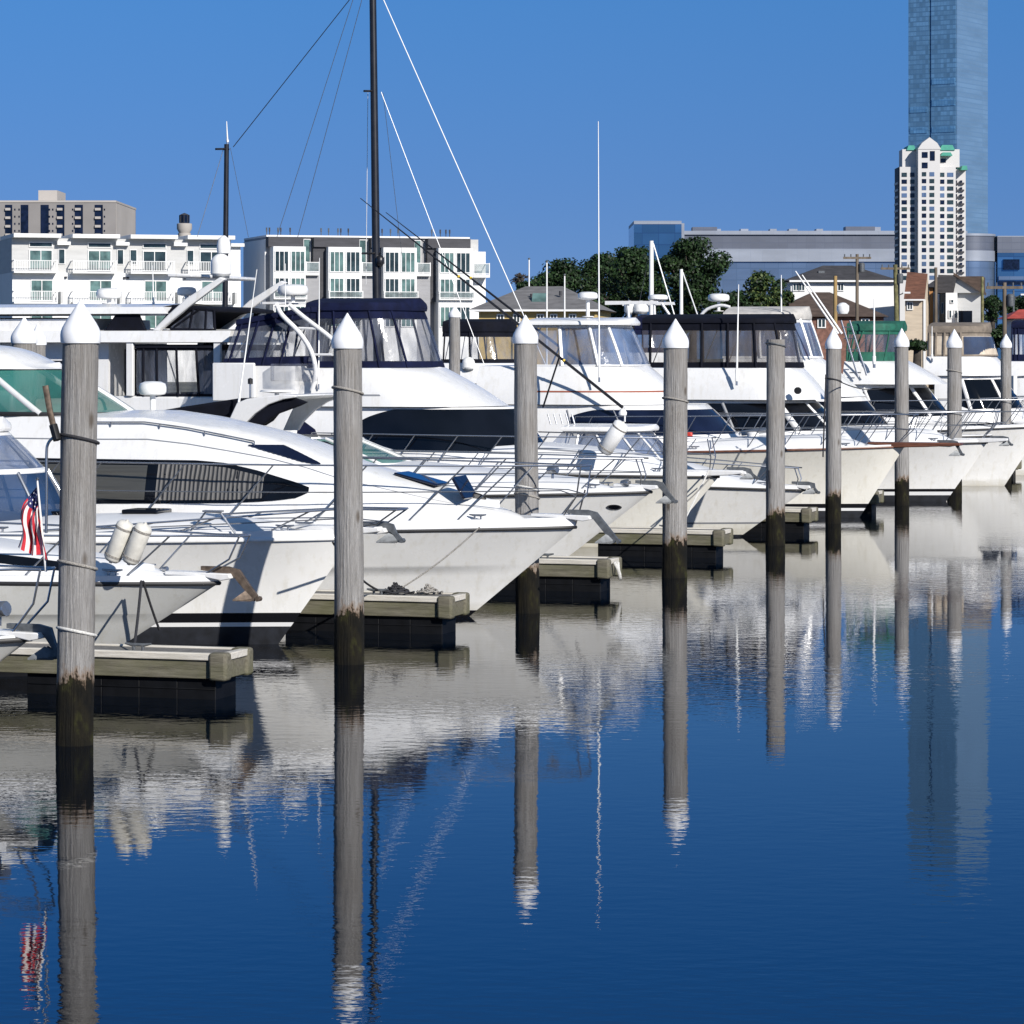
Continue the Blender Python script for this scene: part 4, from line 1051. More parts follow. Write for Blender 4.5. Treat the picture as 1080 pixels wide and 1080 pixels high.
mb = MB(); x, z = b.pix(399, 320, 0); mb.tube([(x, 0, 2.9), (x - 4.5, 0, 3.1)], .1, 'blackmast', 8); mb.tube([(x - .2, 0, 3.05), (x - 4.2, 0, 3.25)], [.16, .2], 'navy', 8); b.part(mb, 'boom', smooth=50)
b = sailboat('white masted sailing boat in front of the big dark trees', 'sailing_boat', (760, 433), 128, 9, [((687, 0), (687, 254), .11)], [((689, 257), (712, 335), 0, .03, 'dome'), ((686, 262), (672, 330), 1.2, .012, 'galv')], 'dome')
b = sailboat('smaller white masted sailing boat right of the other sailing boat mast, before the trees', 'sailing_boat', (800, 430), 134, 9, [((718.5, 0), (718.5, 284), .09)], [((720, 287), (740, 345), 0, .03, 'dome')], 'dome')
# ------------------------------------------------------------------ water and land
m, nt, bs = new_mat('harbour_water')
bs.inputs['Base Color'].default_value = (.001, .0035, .008, 1); bs.inputs['Roughness'].default_value = .015; bs.inputs['IOR'].default_value = 1.333
tc = nt.nodes.new('ShaderNodeTexCoord')
def wave(scale, stretch, detail):
    mp = nt.nodes.new('ShaderNodeMapping'); mp.inputs['Scale'].default_value = stretch; mp.inputs['Rotation'].default_value = (0, 0, .3)
    nt.links.new(tc.outputs['Object'], mp.inputs[0])
    n = nt.nodes.new('ShaderNodeTexNoise'); n.inputs['Scale'].default_value = scale; n.inputs['Detail'].default_value = detail; n.inputs['Roughness'].default_value = .5
    nt.links.new(mp.outputs[0], n.inputs['Vector']); return n.outputs['Fac']
patch = ramp(nt, wave(.05, (1, 1.4, 1), 3), [(.38, (.15,) * 3), (.64, (1.25,) * 3)])
swell = wave(.55, (1, 1.5, 1), 1)
rip = wave(3.2, (1, 1.7, 1), 3)
mu = nd(nt, 'ShaderNodeMath', operation='MULTIPLY'); nt.links.new(rip, mu.inputs[0]); nt.links.new(patch, mu.inputs[1])
b1 = nt.nodes.new('ShaderNodeBump'); b1.inputs['Strength'].default_value = 1; b1.inputs['Distance'].default_value = WATER_RIPPLE
nt.links.new(mu.outputs[0], b1.inputs['Height'])
b2 = nt.nodes.new('ShaderNodeBump'); b2.inputs['Strength'].default_value = 1; b2.inputs['Distance'].default_value = WATER_SWELL
nt.links.new(swell, b2.inputs['Height']); nt.links.new(b1.outputs[0], b2.inputs['Normal']); nt.links.new(b2.outputs[0], bs.inputs['Normal'])
M['water'] = m
mb = MB(); mb.poly([(-400, -120, 0), (400, -120, 0), (400, 175, 0), (-400, 175, 0)], 'water')
tag(mb.build('water', smooth=0), kind='structure')
M['ground'] = simple('far_ground', (.12, .12, .09), .9, var=.3, scale=.05)
M['bulkhead'] = simple('bulkhead_timber', (.12, .10, .08), .9, var=.3, scale=1, stretch=(3, 3, .3), bmp=.4)
mb = MB(); mb.poly([(-4000, 170, 1.1), (4000, 170, 1.1), (9000, 20000, 1.1), (-9000, 20000, 1.1)], 'ground')
tag(mb.build('ground', smooth=0), kind='structure')
mb = MB(); mb.box(-400, 400, 169.4, 170, -2, 1.25, 'bulkhead')
tag(mb.build('bulkhead'), 'dark timber bulkhead along the far shore behind the boats', 'sea wall')

# ------------------------------------------------------------------ mooring pilings
def piling(px, yw, ytip, ysh, wpx, label, cap=True, ropes=(), lean=(0, 0), Y=None, hook=False):
    Y = Y or Yw(yw); fr = Frame('piling', px, Y, 0, label=label, cat='piling', group='mooring pilings')
    r = wpx / 2 / F * Y
    ztop = CAM_Z - ((ysh if cap else ytip) - HOR) / F * Y
    mb = MB(); rng = random.Random(int(px * 7)); n = 28; rows = []
    for i in range(25):
        t = i / 24; z = lerp(-2.2, ztop, t)
        k = 1.05 - .09 * t
        rows.append([(lean[0] * max(z, 0) + r * k * (1 + .026 * math.sin(3 * a + px + z * .5) + .014 * math.sin(7 * a + z * 2.1 + px) + .016 * rng.uniform(-1, 1)) * math.cos(a),
                      r * k * (1 + .02 * math.sin(2 * a + px * 2)) * math.sin(a), z) for a in [2 * PI * j / n for j in range(n)]])
    ids = mb.grid(rows, 'piling', close=True); mb.face(ids[-1], 'piling')
    mb.build('post', fr.root, 60)
    lx = lean[0] * ztop
    if cap:
        ztip = CAM_Z - (ytip - HOR) / F * Y
        mb = MB(); rc = r * 1.06
        h = ztip - ztop
        mb.lathe([(rc * .99, -.02), (rc * 1.02, 0), (rc * 1.03, h * .15), (rc * 1.0, h * .24), (rc * .93, h * .33), (rc * .80, h * .44), (rc * .44, h * .70), (rc * .06, h * .975), (.004, h)], (lx, 0, ztop), 'cap', 36)
        mb.build('cap', fr.root, 50)
    for zr, mt in ropes:
        mb = MB(); z = CAM_Z - (zr - HOR) / F * Y
        mb.tube([(lean[0] * z + r * 1.04 * math.cos(a), r * 1.04 * math.sin(a), z + .05 * math.cos(a + 2.6)) for a in [2 * PI * k / 24 for k in range(25)]], .017, mt, 6)
        mb.build('rope_loop', fr.root, 60)
    if hook:
        mb = MB(); x = -r * 1.0
        z0 = CAM_Z - (448 - HOR) / F * Y
        mb.tube([(x - .02, -.1, z0), (x - .05, -.12, z0 + .14), (x - .10, -.12, z0 + .42)], .035, 'bronze', 6)
        mb.tube([(x - .02, -.1, z0), (x + .03, -.14, z0 - .16)], .05, 'rubber', 6); mb.build('rope_hook', fr.root, 60)
        mb = MB(); q = lambda px_, py_, yy: Vector(((px_ - px) / F * Y, yy, CAM_Z - (py_ - HOR) / F * Y))
        mb.tube(smooth_poly([q(64, 458, 0), q(57, 461, -.02), q(51, 468, -.03), q(49.5, 480, -.03), q(49.5, 520, -.03), q(49, 562, -.02)], 5), .016, 'steel', 7); mb.build('steel_hanger', fr.root, 60)
    return fr
piling(79, 785, 316, 360, 39, 'thickest and tallest grey piling with white cone cap, standing before the largest dock', ropes=((463, 'ropedark'), (596, 'rope'), (666, 'ropewhite')), lean=(.014, 0), hook=True)
piling(369, 700, 330, 366, 31, 'grey piling with white cone cap rising beside the tip of the flared white bow', ropes=((412, 'rope'),), lean=(-.008, 0), hook=False)
piling(557, 646.2, 332, 361, 25, 'grey knotty piling with white cone cap behind the long yacht bow, crossed by black outriggers', ropes=((515, 'ropewhite'), (523, 'rope')), lean=(-.01, 0))
piling(711, 609, 336, 366, 26, 'stout grey piling with white cone cap in front of the clear hardtop yacht', ropes=((422, 'rope'),), lean=(.006, 0))
piling(817.5, 575, 358, 358, 20, 'grey piling with a bare flat top and no cap', cap=False, ropes=((364, 'galv'),), lean=(.002, 0))
piling(879, 552, 346, 367, 16.5, 'grey piling with white cone cap standing before the cream bow with the teak rail', ropes=((401, 'ropedark'),))
piling(951, 533, 346, 365, 15, 'slim grey piling with white cone cap just left of the white condominium tower foot', ropes=((437, 'galv'),))
piling(1006.5, 520, 347, 366, 15.5, 'slim grey white capped piling below the taupe canopy, its foot hidden by a bow', ropes=((392, 'rope'), (437, 'galv')))
piling(1061, 509, 352, 366, 11.5, 'slimmest grey piling with white cone cap, past the taupe canopied yacht', ropes=((425, 'galv'),))
piling(25.5, 0, 334, 361, 26, 'piling whose white cone cap shows just above the long yacht hardtop', Y=57.2)
piling(40, 0, 341, 363, 17, 'piling with white cap peeping out close behind another white capped piling', Y=66.5)
piling(223, 0, 342, 360, 16, 'inner grey piling with white cone cap before the clear cockpit curtains of the hardtop yacht', Y=71.5)
piling(479.5, 0, 322, 334, 12, 'thin inner piling with white cap before the low black bimini', Y=99)

# ------------------------------------------------------------------ floating docks
DZ = .545
def dock(px, yw, label, L=12.5, coil=None, tyre=False, W=.85):
    Y = Yw(yw); fr = Frame('floating_dock', px, Y, label=label, cat='dock', group='finger docks between the slips')
    rt = fr.root
    mb = MB(); n = int(L / .145)
    for k in range(n):
        x1 = -.06 - k * .145; mb.box(x1 - .138, x1, .05, W - .05, DZ - .03, DZ, 'planks')
    mb.build('deck_boards', rt, 0)
    mb = MB()
    for y0 in (-.005, W - .095): mb.box(-L, -.16, y0, y0 + .10, DZ - .065, DZ + .022, 'trim')
    mb.box(-.10, .015, .12, W - .12, DZ - .065, DZ + .022, 'trim'); mb.build('edge_board', rt, bevel=.012)
    mb = MB()
    for y0 in (.03, W - .09): mb.box(-L, -.17, y0, y0 + .06, DZ - .29, DZ - .068, 'fascia')
    mb.box(-.07, -.01, .12, W - .12, DZ - .285, DZ - .068, 'fascia'); mb.build('fascia', rt, bevel=.01)
    mb = MB()
    for y0 in (-.03, W - .17): mb.box(-.21, .03, y0, y0 + .20, DZ - .31, DZ + .03, 'fascia')
    mb.build('corner_post', rt, bevel=.04)
    for k in range(3):
        x1 = -.16 - k * 4.2
        mb = MB()
        for q in range(5): mb.box(x1 - .5 * (q + 1) + .004, x1 - .5 * q, .10, W - .10, -.30, DZ - .295, 'float')
        mb.box(x1 - 2.49, x1, .09, W - .09, .115, .13, 'float')
        mb.build('float', rt, bevel=.008)
    for x in (-1.2, -5.2):
        mb = MB()
        mb.tube([(x - .17, .16, DZ + .10), (x - .08, .16, DZ + .085), (x + .08, .16, DZ + .085), (x + .17, .16, DZ + .10)], [.014, .024, .024, .014], 'galv', 6)
        for q in (-.06, .06): mb.tube([(x + q, .16, DZ - .01), (x + q, .16, DZ + .09)], .02, 'galv', 6)
        mb.build('cleat', rt, 60)
    if tyre:
        mb = MB(); mb.tube(smooth_poly([(.05, .25, .52), (.12, .29, .36), (.13, .36, .22), (.08, .43, .34), (.05, .48, .5)]), .03, 'ropewhite', 6); mb.build('rope_loop', rt, 60)
    return fr
D1 = dock(237, 739.5, 'largest finger dock with green stained edge, crossed by the largest piling')
D2 = dock(475, 670, 'finger dock with mossy green edge and a coiled black rope on its deck')
D3 = dock(641, 625, 'finger dock ending under the anchor of the long yacht, with rope hanging at its corner', tyre=True)
D4 = dock(762, 589, 'finger dock with bare brown edge behind the stout capped piling')
D5 = dock(854, 562.5, 'finger dock whose end shows between the flat topped piling and the cream hull')
D6 = dock(925, 541.5, 'finger dock end tucked under the stem of the teak railed cream bow')
D7 = dock(987, 524.5, 'finger dock behind the teak railed yacht, almost wholly hidden by hulls')
D8 = dock(1037, 511.5, 'finger dock end with white rope loops beside the farthest black bottomed bow', tyre=True)
D9 = dock(1073, 503, 'smallest and farthest finger dock end, beside the slimmest piling')
fr = Frame('floating_walkway', 237, Yw(739.5), label='main floating walkway that all the finger docks join', cat='walkway')
mb = MB(); mb.box(-14.6, -12.52, -15, 85, DZ - .06, DZ, 'planks'); mb.build('deck_boards', fr.root)
mb = MB()
for x in (-14.66, -12.51): mb.box(x, x + .06, -15, 85, DZ - .29, DZ + .02, 'fascia')
mb.build('fascia', fr.root)
mb = MB()
for k in range(25): mb.box(-14.5, -12.6, -14.5 + k * 4, -12 + k * 4, -.3, DZ - .295, 'float')
mb.build('float', fr.root)

# ------------------------------------------------------------------ ropes, fenders, flag
def rope(label, a, bp, sag=.08, r=.014, m='ropedark', name='mooring_line'):
    a, bp = Vector(a), Vector(bp); o = a.copy(); mb = MB(); pts = []
    for i in range(13):
        t = i / 12; p = a.lerp(bp, t) - o; p.z -= sag * 4 * t * (1 - t); pts.append(p)
    mb.tube(pts, r, m, 6); ob = mb.build(name, None, 60); ob.location = o
    return tag(ob, label, 'rope', 'mooring lines')
def W(fr, x, y, z): return fr.O + fr.u * x + fr.w * y + Vector((0, 0, z))
def bowpt(px, py, Y): return at(px, py, Y)
rope('black line slanting from the grey bow cleat down to the largest dock', at(149, 613, 39.5), W(D1, -1.25, .16, DZ + .09), .05, .018)
rope('short black line dropping right from the grey bow cleat to the water side', at(151, 613, 39.5), at(168, 664, 40.0), .02, .018)
rope('black line hanging straight down the flared bow beside its piling', at(351, 572, 43.4), W(D2, -1.2, .16, DZ + .09), .10, .016)
rope('grey line from the long yacht bow chock down to the coil on the mossy dock', at(506, 556, 47.4), W(D2, -1.0, .45, DZ + .06), .06, .012, 'rope')
rope('dark line from the porthole cruiser foredeck down to the water', at(617, 517, 57.2), at(607, 553, 56.5), .02, .016)
rope('pale line from the flybridge yacht pulpit down to the bare brown dock', at(747, 497, 66.7), W(D4, -1.0, .45, DZ + .02), .02, .02, 'ropewhite')
rope('grey line slanting from the capped piling to the bow rail of the pale yacht', at(748, 505, 66.6), at(704, 545, 58.6), .05, .014, 'rope')
rope('black line hanging down the piling left of the cream bow', at(871, 395, 75.6), at(868, 482, 75.4), .0, .02)
rope('loose dark line looping off the flat topped piling', at(811, 496, 66.3), at(812, 515, 66.2), .0, .02)
rope('long line stretched between the two pilings right of the cream bow', at(883, 401, 75.4), at(934, 409, 81.8), .12, .014)
# coils on the second dock
for label, x, y, rr, mt, n in (('black rope heaped on the mossy dock', -1.0, .42, .26, 'ropedark', 5), ('grey rope coil beside the black heap on the mossy dock', -.55, .62, .20, 'rope', 4)):
    mb = MB(); pts = [((rr - .03 * k / 12) * math.cos(2 * PI * k / 24) * (1 + .1 * math.sin(k)), (rr - .03 * k / 12) * .8 * math.sin(2 * PI * k / 24), .02 + .03 * (k / 24) + .012 * math.sin(k * 1.7)) for k in range(24 * n)]
    mb.tube(pts, .018, mt, 6)
    o = mb.build('rope_coil', None, 60); o.location = W(D2, x, y, DZ + .005); tag(o, label, 'rope', 'rope coils on the dock')
def fender(label, pa, pb, r, grp, fm_='fender'):
    a, c = Vector(pa), Vector(pb); d = (c - a); L = d.length
    rt = empty('fender', a, 0, label=label, cat='fender', group=grp)
    mb = MB(); mb.lathe([(r * .3, 0), (r * .75, .012), (r, .05), (r, L - .05), (r * .75, L - .012), (r * .3, L)], (0, 0, 0), fm_, 20, axis=d); mb.build('body', rt, 50)
    mb = MB(); mb.lathe([(r * .2, -.02), (r * .2, 0)], (0, 0, 0), 'fender', 10, axis=d); mb.lathe([(r * .2, L), (r * .16, L + .025), (0, L + .03)], (0, 0, 0), 'fender', 10, axis=d)
    for q in (.16, .84):
        mb.lathe([(r * 1.03, L * q - .015), (r * 1.04, L * q), (r * 1.03, L * q + .015)], (0, 0, 0), 'rope', 20, axis=d)
    mb.build('end_fitting', rt, 50)
fender('left one of two worn white fenders racked on the grey cruiser foredeck', at(117, 592, 39.4), at(134, 550, 39.3), .113, 'fenders on the grey cruiser')
fender('right one of two worn white fenders racked on the grey cruiser foredeck', at(136, 594, 39.3), at(153, 553, 39.2), .113, 'fenders on the grey cruiser')
fender('clean white fender leaning on the foredeck of the navy topped yacht', at(636, 477, 66.0), at(657, 446, 65.8), .17, 'fenders on the foredeck', 'fender_white')
# flag on the rail of the nearest boat
Yf = 33.7
o0 = at(47.5, 603, Yf); fl = empty('flag', o0, 0, label='red white and blue striped flag hanging in folds from a white staff', cat='flag')
def fp(px, py, dy=0.0):
    v = at(px, py, Yf + dy) - o0; return v
mb = MB(); mb.tube([fp(48.5, 603), fp(46, 577), fp(39.3, 507)], [.014, .013, .011], 'dome', 8)
mb.lathe([(.012, 0), (.022, .012), (.012, .03), (0, .032)], fp(39.3, 506.5), 'steel', 10); mb.build('staff', fl, 60)
mb = MB()
# rows follow the hoist, columns the fly, which stands out a little and then drops in folds
def along(ps, t):
    q = smooth_poly(ps, 8); f = t * (len(q) - 1); i = min(int(f), len(q) - 2); return q[i].lerp(q[i + 1], f - i)
topc = [fp(39.8, 512), fp(35, 517), fp(29, 524), fp(23, 533), fp(20, 547), fp(22, 562), fp(18, 579)]
botc = [fp(42.8, 543), fp(42, 546), fp(43.5, 553), fp(46, 562), fp(48, 574), fp(52, 590)]
NF = 34; rows = []
for i in range(27):
    s_ = i / 26; r = []
    for j in range(NF + 1):
        t = j / NF; p = along(topc, t).lerp(along(botc, t), s_)
        r.append(p + Vector((.012 * math.sin(s_ * 15 + t * 3), .05 * math.sin(s_ * 16 + t * 2) * min(1, t * 3) + .03 * math.sin(t * 9), .02 * math.sin(s_ * 9 + 1) * t)))
    rows.append(r)
def fm(i, j):
    if i < 14 and j < 13:
        return 'flagwhite' if (i % 3 == 1 and j % 3 == 1) else 'flagblue'
    return 'flagred' if (i // 2) % 2 == 0 else 'flagwhite'
mb.grid(rows, 'flagred', mfun=fm); mb.build('cloth', fl, 80, fix=False)
# ------------------------------------------------------------------ town materials
M['stucco'] = simple('white_stucco', (.74, .74, .73), .8, var=.04, scale=.3)
M['stucco_grey'] = simple('pale_grey_siding', (.50, .50, .49), .8, var=.05, scale=.4, stretch=(1, 1, 6))
M['siding_grey'] = simple('light_grey_siding', (.30, .30, .31), .8, var=.06, scale=.6, stretch=(1, 1, 6))
M['slate'] = simple('dark_slate_cladding', (.042, .042, .050), .7, var=.15, scale=.6, stretch=(1, 1, 5))
M['winglass'] = glass_mat('window_glass', (.03, .05, .055), .05)
M['wingreen'] = glass_mat('greenish_window_glass', (.10, .17, .16), .08)
M['railglass'] = glass_mat('balcony_glass', (.25, .30, .30), .1, .45)
M['brownstone'] = simple('taupe_concrete', (.235, .222, .215), .85, var=.08, scale=.12)
M['pale_concrete'] = simple('pale_concrete', (.40, .37, .34), .85, var=.06, scale=.1)
M['condo'] = simple('white_condo_concrete', (.56, .55, .54), .8, var=.04, scale=.05)
M['copper'] = simple('green_copper_roof', (.05, .30, .22), .6, var=.15, scale=.3)
M['roofdark'] = simple('dark_shingles', (.050, .048, .052), .9, var=.2, scale=1.5, stretch=(1, 1, 4))
M['roofbrown'] = simple('brown_shingles', (.085, .058, .045), .9, var=.2, scale=1.5, stretch=(1, 1, 4))
M['roofred'] = simple('red_brown_shingles', (.16, .068, .04), .9, var=.2, scale=1.5, stretch=(1, 1, 4))
M['roofgrey'] = simple('grey_shingles', (.17, .165, .165), .9, var=.15, scale=1.2, stretch=(1, 1, 4))
M['tan'] = simple('tan_siding', (.55, .46, .35), .8, var=.08, scale=.8, stretch=(1, 1, 5))
M['orange'] = simple('orange_siding', (.42, .20, .07), .8, var=.08, scale=.8)
M['yellowwall'] = simple('yellow_siding', (.52, .38, .15), .8, var=.1, scale=.6)
M['brick'] = simple('red_brick', (.20, .10, .075), .9, var=.25, scale=3)
M['pole'] = simple('utility_pole_wood', (.15, .12, .09), .9, var=.25, scale=2, stretch=(3, 3, .3))
M['polewood'] = simple('new_pole_wood', (.33, .22, .09), .9, var=.2, scale=2, stretch=(3, 3, .3))
M['polegreen'] = simple('vine_grown_pole', (.17, .16, .07), .9, var=.35, scale=3)
M['lamp'] = simple('lamp_housing', (.6, .6, .6), .5, var=0)
M['towerglass'] = lines_mat('tower_curtain_wall', (.15, .31, .48), (.10, .22, .36), 2.3, 1.6, .22, .05, .2, .35)
M['towerside'] = lines_mat('tower_side_curtain_wall', (.17, .29, .44), (.14, .25, .39), 2.3, 30, .25, .01, .25, .3, .06)
M['towerbright'] = lines_mat('tower_bright_floor', (.22, .46, .66), (.12, .3, .5), 1.95, 1.5, .1, .12, .2, .6)
M['hallglass'] = lines_mat('hall_blue_glass', (.08, .20, .36), (.05, .12, .24), 5, 7, .08, .04, .15, .7)
M['hallgrey'] = lines_mat('hall_grey_panels', (.27, .30, .36), (.22, .25, .31), 6, 5, .06, .03, .5, .2, .05)
M['halldark'] = lines_mat('hall_dark_louvres', (.105, .12, .16), (.085, .10, .14), 3, 4, .15, .04, .5, .2, .06)
M['halllow'] = lines_mat('hall_lower_glass', (.15, .22, .34), (.11, .17, .27), 5, 6, .08, .04, .25, .5, .1)

def window(fr, x0, x1, z0, z1, d, panes=2, glass='winglass', fw=.10, frame='stucco', name='window'):
    """glass set in a proud frame; d is the wall's front plane"""
    mb = MB(); mb.box(x0 + .03, x1 - .03, d - .05, d + .01, z0 + .03, z1 - .03, glass); w = mb.build(name, fr.root, 0)
    mb = MB()
    mb.box(x0, x0 + fw, d - .11, d + .01, z0, z1, frame); mb.box(x1 - fw, x1, d - .11, d + .01, z0, z1, frame)
    mb.box(x0 + fw, x1 - fw, d - .109, d + .01, z1 - fw, z1, frame); mb.box(x0 + fw, x1 - fw, d - .109, d + .01, z0, z0 + fw, frame)
    for k in range(1, panes):
        x = lerp(x0, x1, k / panes); mb.box(x - fw * .4, x + fw * .4, d - .108, d + .01, z0 + fw, z1 - fw, frame)
    mb.build('frame', w, 0); return w
def balcony(fr, x0, x1, zf, h, d, depth=1.3, slab=.18, glassy=False):
    mb = MB(); mb.box(x0, x1, d - depth, d - .002, zf - slab, zf, 'stucco'); s = mb.build('balcony', fr.root, 0)
    mb = MB(); y = d - depth + .05
    mb.box(x0, x1, y - .04, y + .04, zf + h - .07, zf + h, 'stucco'); mb.box(x0, x1, y - .03, y + .03, zf + .06, zf + .14, 'stucco')
    for xe in (x0, x1 - .1):
        mb.box(xe, xe + .1, y + .04, d - .01, zf + h - .07, zf + h, 'stucco'); mb.box(xe, xe + .1, y - .05, y + .05, zf, zf + h + .05, 'stucco')
    if glassy:
        mb.box(x0 + .1, x1 - .1, y - .012, y + .012, zf + .14, zf + h - .07, 'railglass')
    else:
        n = int((x1 - x0) / .17)
        for k in range(1, n): x = lerp(x0, x1, k / n); mb.box(x - .03, x + .03, y - .02, y + .02, zf + .13, zf + h - .07, 'stucco')
    mb.build('railing', s, 0)

# ------------------------------------------------------------------ white terrace with balconies
fr = Frame('townhouse_row', 130, 320, -TH, label='white terrace of townhouses with railed balconies and flat white roof slabs', cat='building', z=1.1)
fr.O.z = 0; fr.root.location.z = 0
X = lambda px, yl=0.0: fr.pix(px, 300, yl)[0]
Z = lambda py, yl=0.0: fr.pix(130, py, yl)[1]
mb = MB()
mb.box(X(13), X(254), 0, 11, 0.5, Z(288), 'stucco'); mb.box(X(13), X(244), .35, 11, Z(288), Z(252), 'stucco_grey')
mb.box(X(236), X(254), .2, 9, Z(288), Z(257), 'stucco'); mb.build('wall', fr.root, 0)
for L, side in ((13, 'R'), (75, 'R'), (136, 'L'), (196, 'L')):
    mb = MB(); mb.box(X(L), X(L + 50), -1.0, 9, Z(252) + .01, Z(247.6), 'stucco'); mb.build('roof_slab', fr.root, 0, bevel=.04)
    dx = (18, 43) if side == 'R' else (15, 40)
    window(fr, X(L + dx[0]), X(L + dx[1]), Z(261.5), Z(256), .35, 1, 'winglass', .08)
    window(fr, X(L + dx[0]), X(L + dx[1]), Z(286), Z(264), .35, 2, 'wingreen' if side == 'R' else 'winglass')
    nx = (49, 56) if side == 'R' else (1.5, 9)
    window(fr, X(L + nx[0]), X(L + nx[1]), Z(279), Z(263), .35, 1, 'winglass', .06)
    window(fr, X(L + dx[0] + 1), X(L + dx[1]), Z(318), Z(295.5), 0, 2, 'wingreen')
    window(fr, X(L + dx[0] + 1), X(L + dx[1]), Z(347), Z(327), 0, 2, 'wingreen')
    balcony(fr, X(L), X(L + 46), Z(287), Z(275.5) - Z(287), .35, 1.6); balcony(fr, X(L), X(L + 46), Z(319), Z(307.5) - Z(319), 0, 1.3)
    mb = MB(); mb.box(X(L + 47), X(L + 61), -.4, .34, Z(259), Z(255.5), 'stucco'); mb.build('canopy_slab', fr.root, 0)
    mb = MB(); x = X(L + 50); mb.box(x - .12, x + .12, -1.4, 0, Z(320), Z(308), 'stucco_grey'); mb.build('party_fin', fr.root, 0)
    mb = MB(); x = X(L + (51 if side == 'R' else -6.5) ); mb.tube([(x + .5, -.12, Z(294)), (x + .5, -.12, Z(292))], .14, 'slate', 8); mb.build('wall_lamp', fr.root, 0)
mb = MB()
for px in (171, 222, 48, 110): x = X(px); mb.box(x - .45, x + .45, 3, 4, Z(247.5), Z(246), 'slate')
mb.build('roof_unit', fr.root, 0)

# ------------------------------------------------------------------ grey and white modern terrace
fr = Frame('townhouse_row', 390, 335, -TH, label='modern terrace with white window bays, dark slate parapets and glass balconies', cat='building')
Z = lambda py, yl=0.0: fr.pix(390, py, yl)[1]
mb = MB(); mb.box(X(283), X(500), 1.2, 12, .5, Z(250.5), 'siding_grey'); mb.box(X(500), X(515), 1.0, 12, .5, Z(264), 'stucco'); mb.box(X(500), X(508), 1.3, 11, Z(264), Z(251), 'stucco_grey')
mb.box(X(283), X(498), .9, 12.2, Z(250.5), Z(248.6), 'stucco'); mb.box(X(283) - .12, X(283) - .005, 1.15, 11.9, .5, Z(253), 'stucco'); mb.build('wall', fr.root, 0)  # thin paler slab on the left end wall brightens its shade by colour
for k, (a, c) in enumerate(((287, 321), (345, 380), (403, 438), (461, 497))):
    mb = MB(); mb.box(X(a), X(c), -.6, 1.19, .5, Z(261), 'stucco'); mb.build('window_bay', fr.root, 0)
    pa = (283.5, 331.5, 392, 452)[k]
    mb = MB(); mb.box(X(pa), X(c - .5), .15, 1.18, Z(261) + .01, Z(250.6), 'slate'); mb.build('parapet', fr.root, 0)
    if k:
        mb = MB(); mb.box(X(pa), X(a) - .01, .5, 1.19, Z(318), Z(261), 'slate'); mb.build('dark_panel', fr.root, 0)
    for y0, y1 in ((287.5, 265.5), (316, 293.5), (345, 323)):
        for q in (0, 1):
            x0 = a + 1.2 + q * 17.0; window(fr, X(x0), X(x0 + 15), Z(y0), Z(y1), -.6, 3, 'wingreen' if (k + q) % 2 else 'winglass', .09)
    balcony(fr, X(a - .5), X(c + .5), Z(315), Z(307.5) - Z(315), -.6, .5, .12, True)
    if k < 3:
        window(fr, X(c + 1.5), X(c + 9), Z(277), Z(252.5), 1.2, 1, 'wingreen', .06)
        balcony(fr, X(c + .6), X(c + 15), Z(288), Z(277) - Z(288), 1.2, 1.7, .3, True)
        mb = MB(); mb.box(X(c) + .01, X(c + 16), .1, 1.19, .5, Z(289.5), 'siding_grey'); mb.build('recess_wall', fr.root, 0)
    else:
        balcony(fr, X(c + .6), X(515), Z(289), Z(277) - Z(289), 1.0, 1.6, .3, True)
mb = MB()
for px in (290, 293, 302, 305, 315, 348, 356, 366, 369, 377, 413, 422, 430, 466, 475, 481, 485):
    x = X(px); mb.tube([(x, 4, Z(249)), (x, 4, Z(249) + .5), (x, 4, Z(249) + .55), (x, 4, Z(249) + .95)], [.05, .05, .09, .09], 'slate' if px % 2 else 'galv', 6)
mb.build('roof_vent', fr.root, 0)

# ------------------------------------------------------------------ tall blocks behind
fr = Frame('apartment_block', 60, 620, 0, label='taupe concrete apartment block with dark balcony strips behind the white terrace', cat='building')
Z = lambda py, yl=0.0: fr.pix(60, py, yl)[1]
mb = MB(); mb.box(X(-40), X(122), 0, 33, .5, Z(212), 'brownstone'); mb.box(X(-40), X(122.5), -.15, 33.2, Z(213.5), Z(211.4), 'pale_concrete')
mb.box(X(121.5), X(122.3), .4, 32, .5, Z(214), 'pale_concrete'); mb.box(X(34), X(54), 8, 20, Z(211), Z(198.5), 'pale_concrete'); mb.box(X(24), X(60), 9, 18, Z(211), Z(209), 'slate'); mb.build('wall', fr.root, 0)
for px, w in ((5.5, 7.5), (22, 8), (43, 8.5), (60, 8), (79, 8.5), (100, 8.5)):
    mb = MB(); mb.box(X(px), X(px + w), -.10, .02, 1, Z(216), 'navy_glass'); mb.build('balcony_strip', fr.root, 0)
    if px not in (22, 43):
        mb = MB()
        for k in range(9): y = 222 + k * 9; mb.box(X(px + .4), X(px + w * .75), -.5, -.12, Z(y), Z(y - 2.6), 'pale_concrete')
        mb.build('balcony_front', fr.root, 0)
mb = MB()
for px in (15, 19.5, 51.5, 55, 76, 109.5):
    for k in range(9): y = 222 + k * 7.5; mb.box(X(px), X(px + 1.4), -.06, .02, Z(y), Z(y - 2), 'navy_glass')
tag(mb.build('small_window', fr.root, 0), kind='stuff')
fr = Frame('lighthouse_top', 194.5, 700, 0, label='old lighthouse lantern and gallery poking above the white terrace roof', cat='lighthouse')
Z = lambda py, yl=0.0: fr.pix(194.5, py, yl)[1]
mb = MB(); mb.lathe([(1.9, 1), (1.45, Z(246))], (0, 0, 0), 'pale_concrete', 16); mb.build('tower', fr.root, 50)
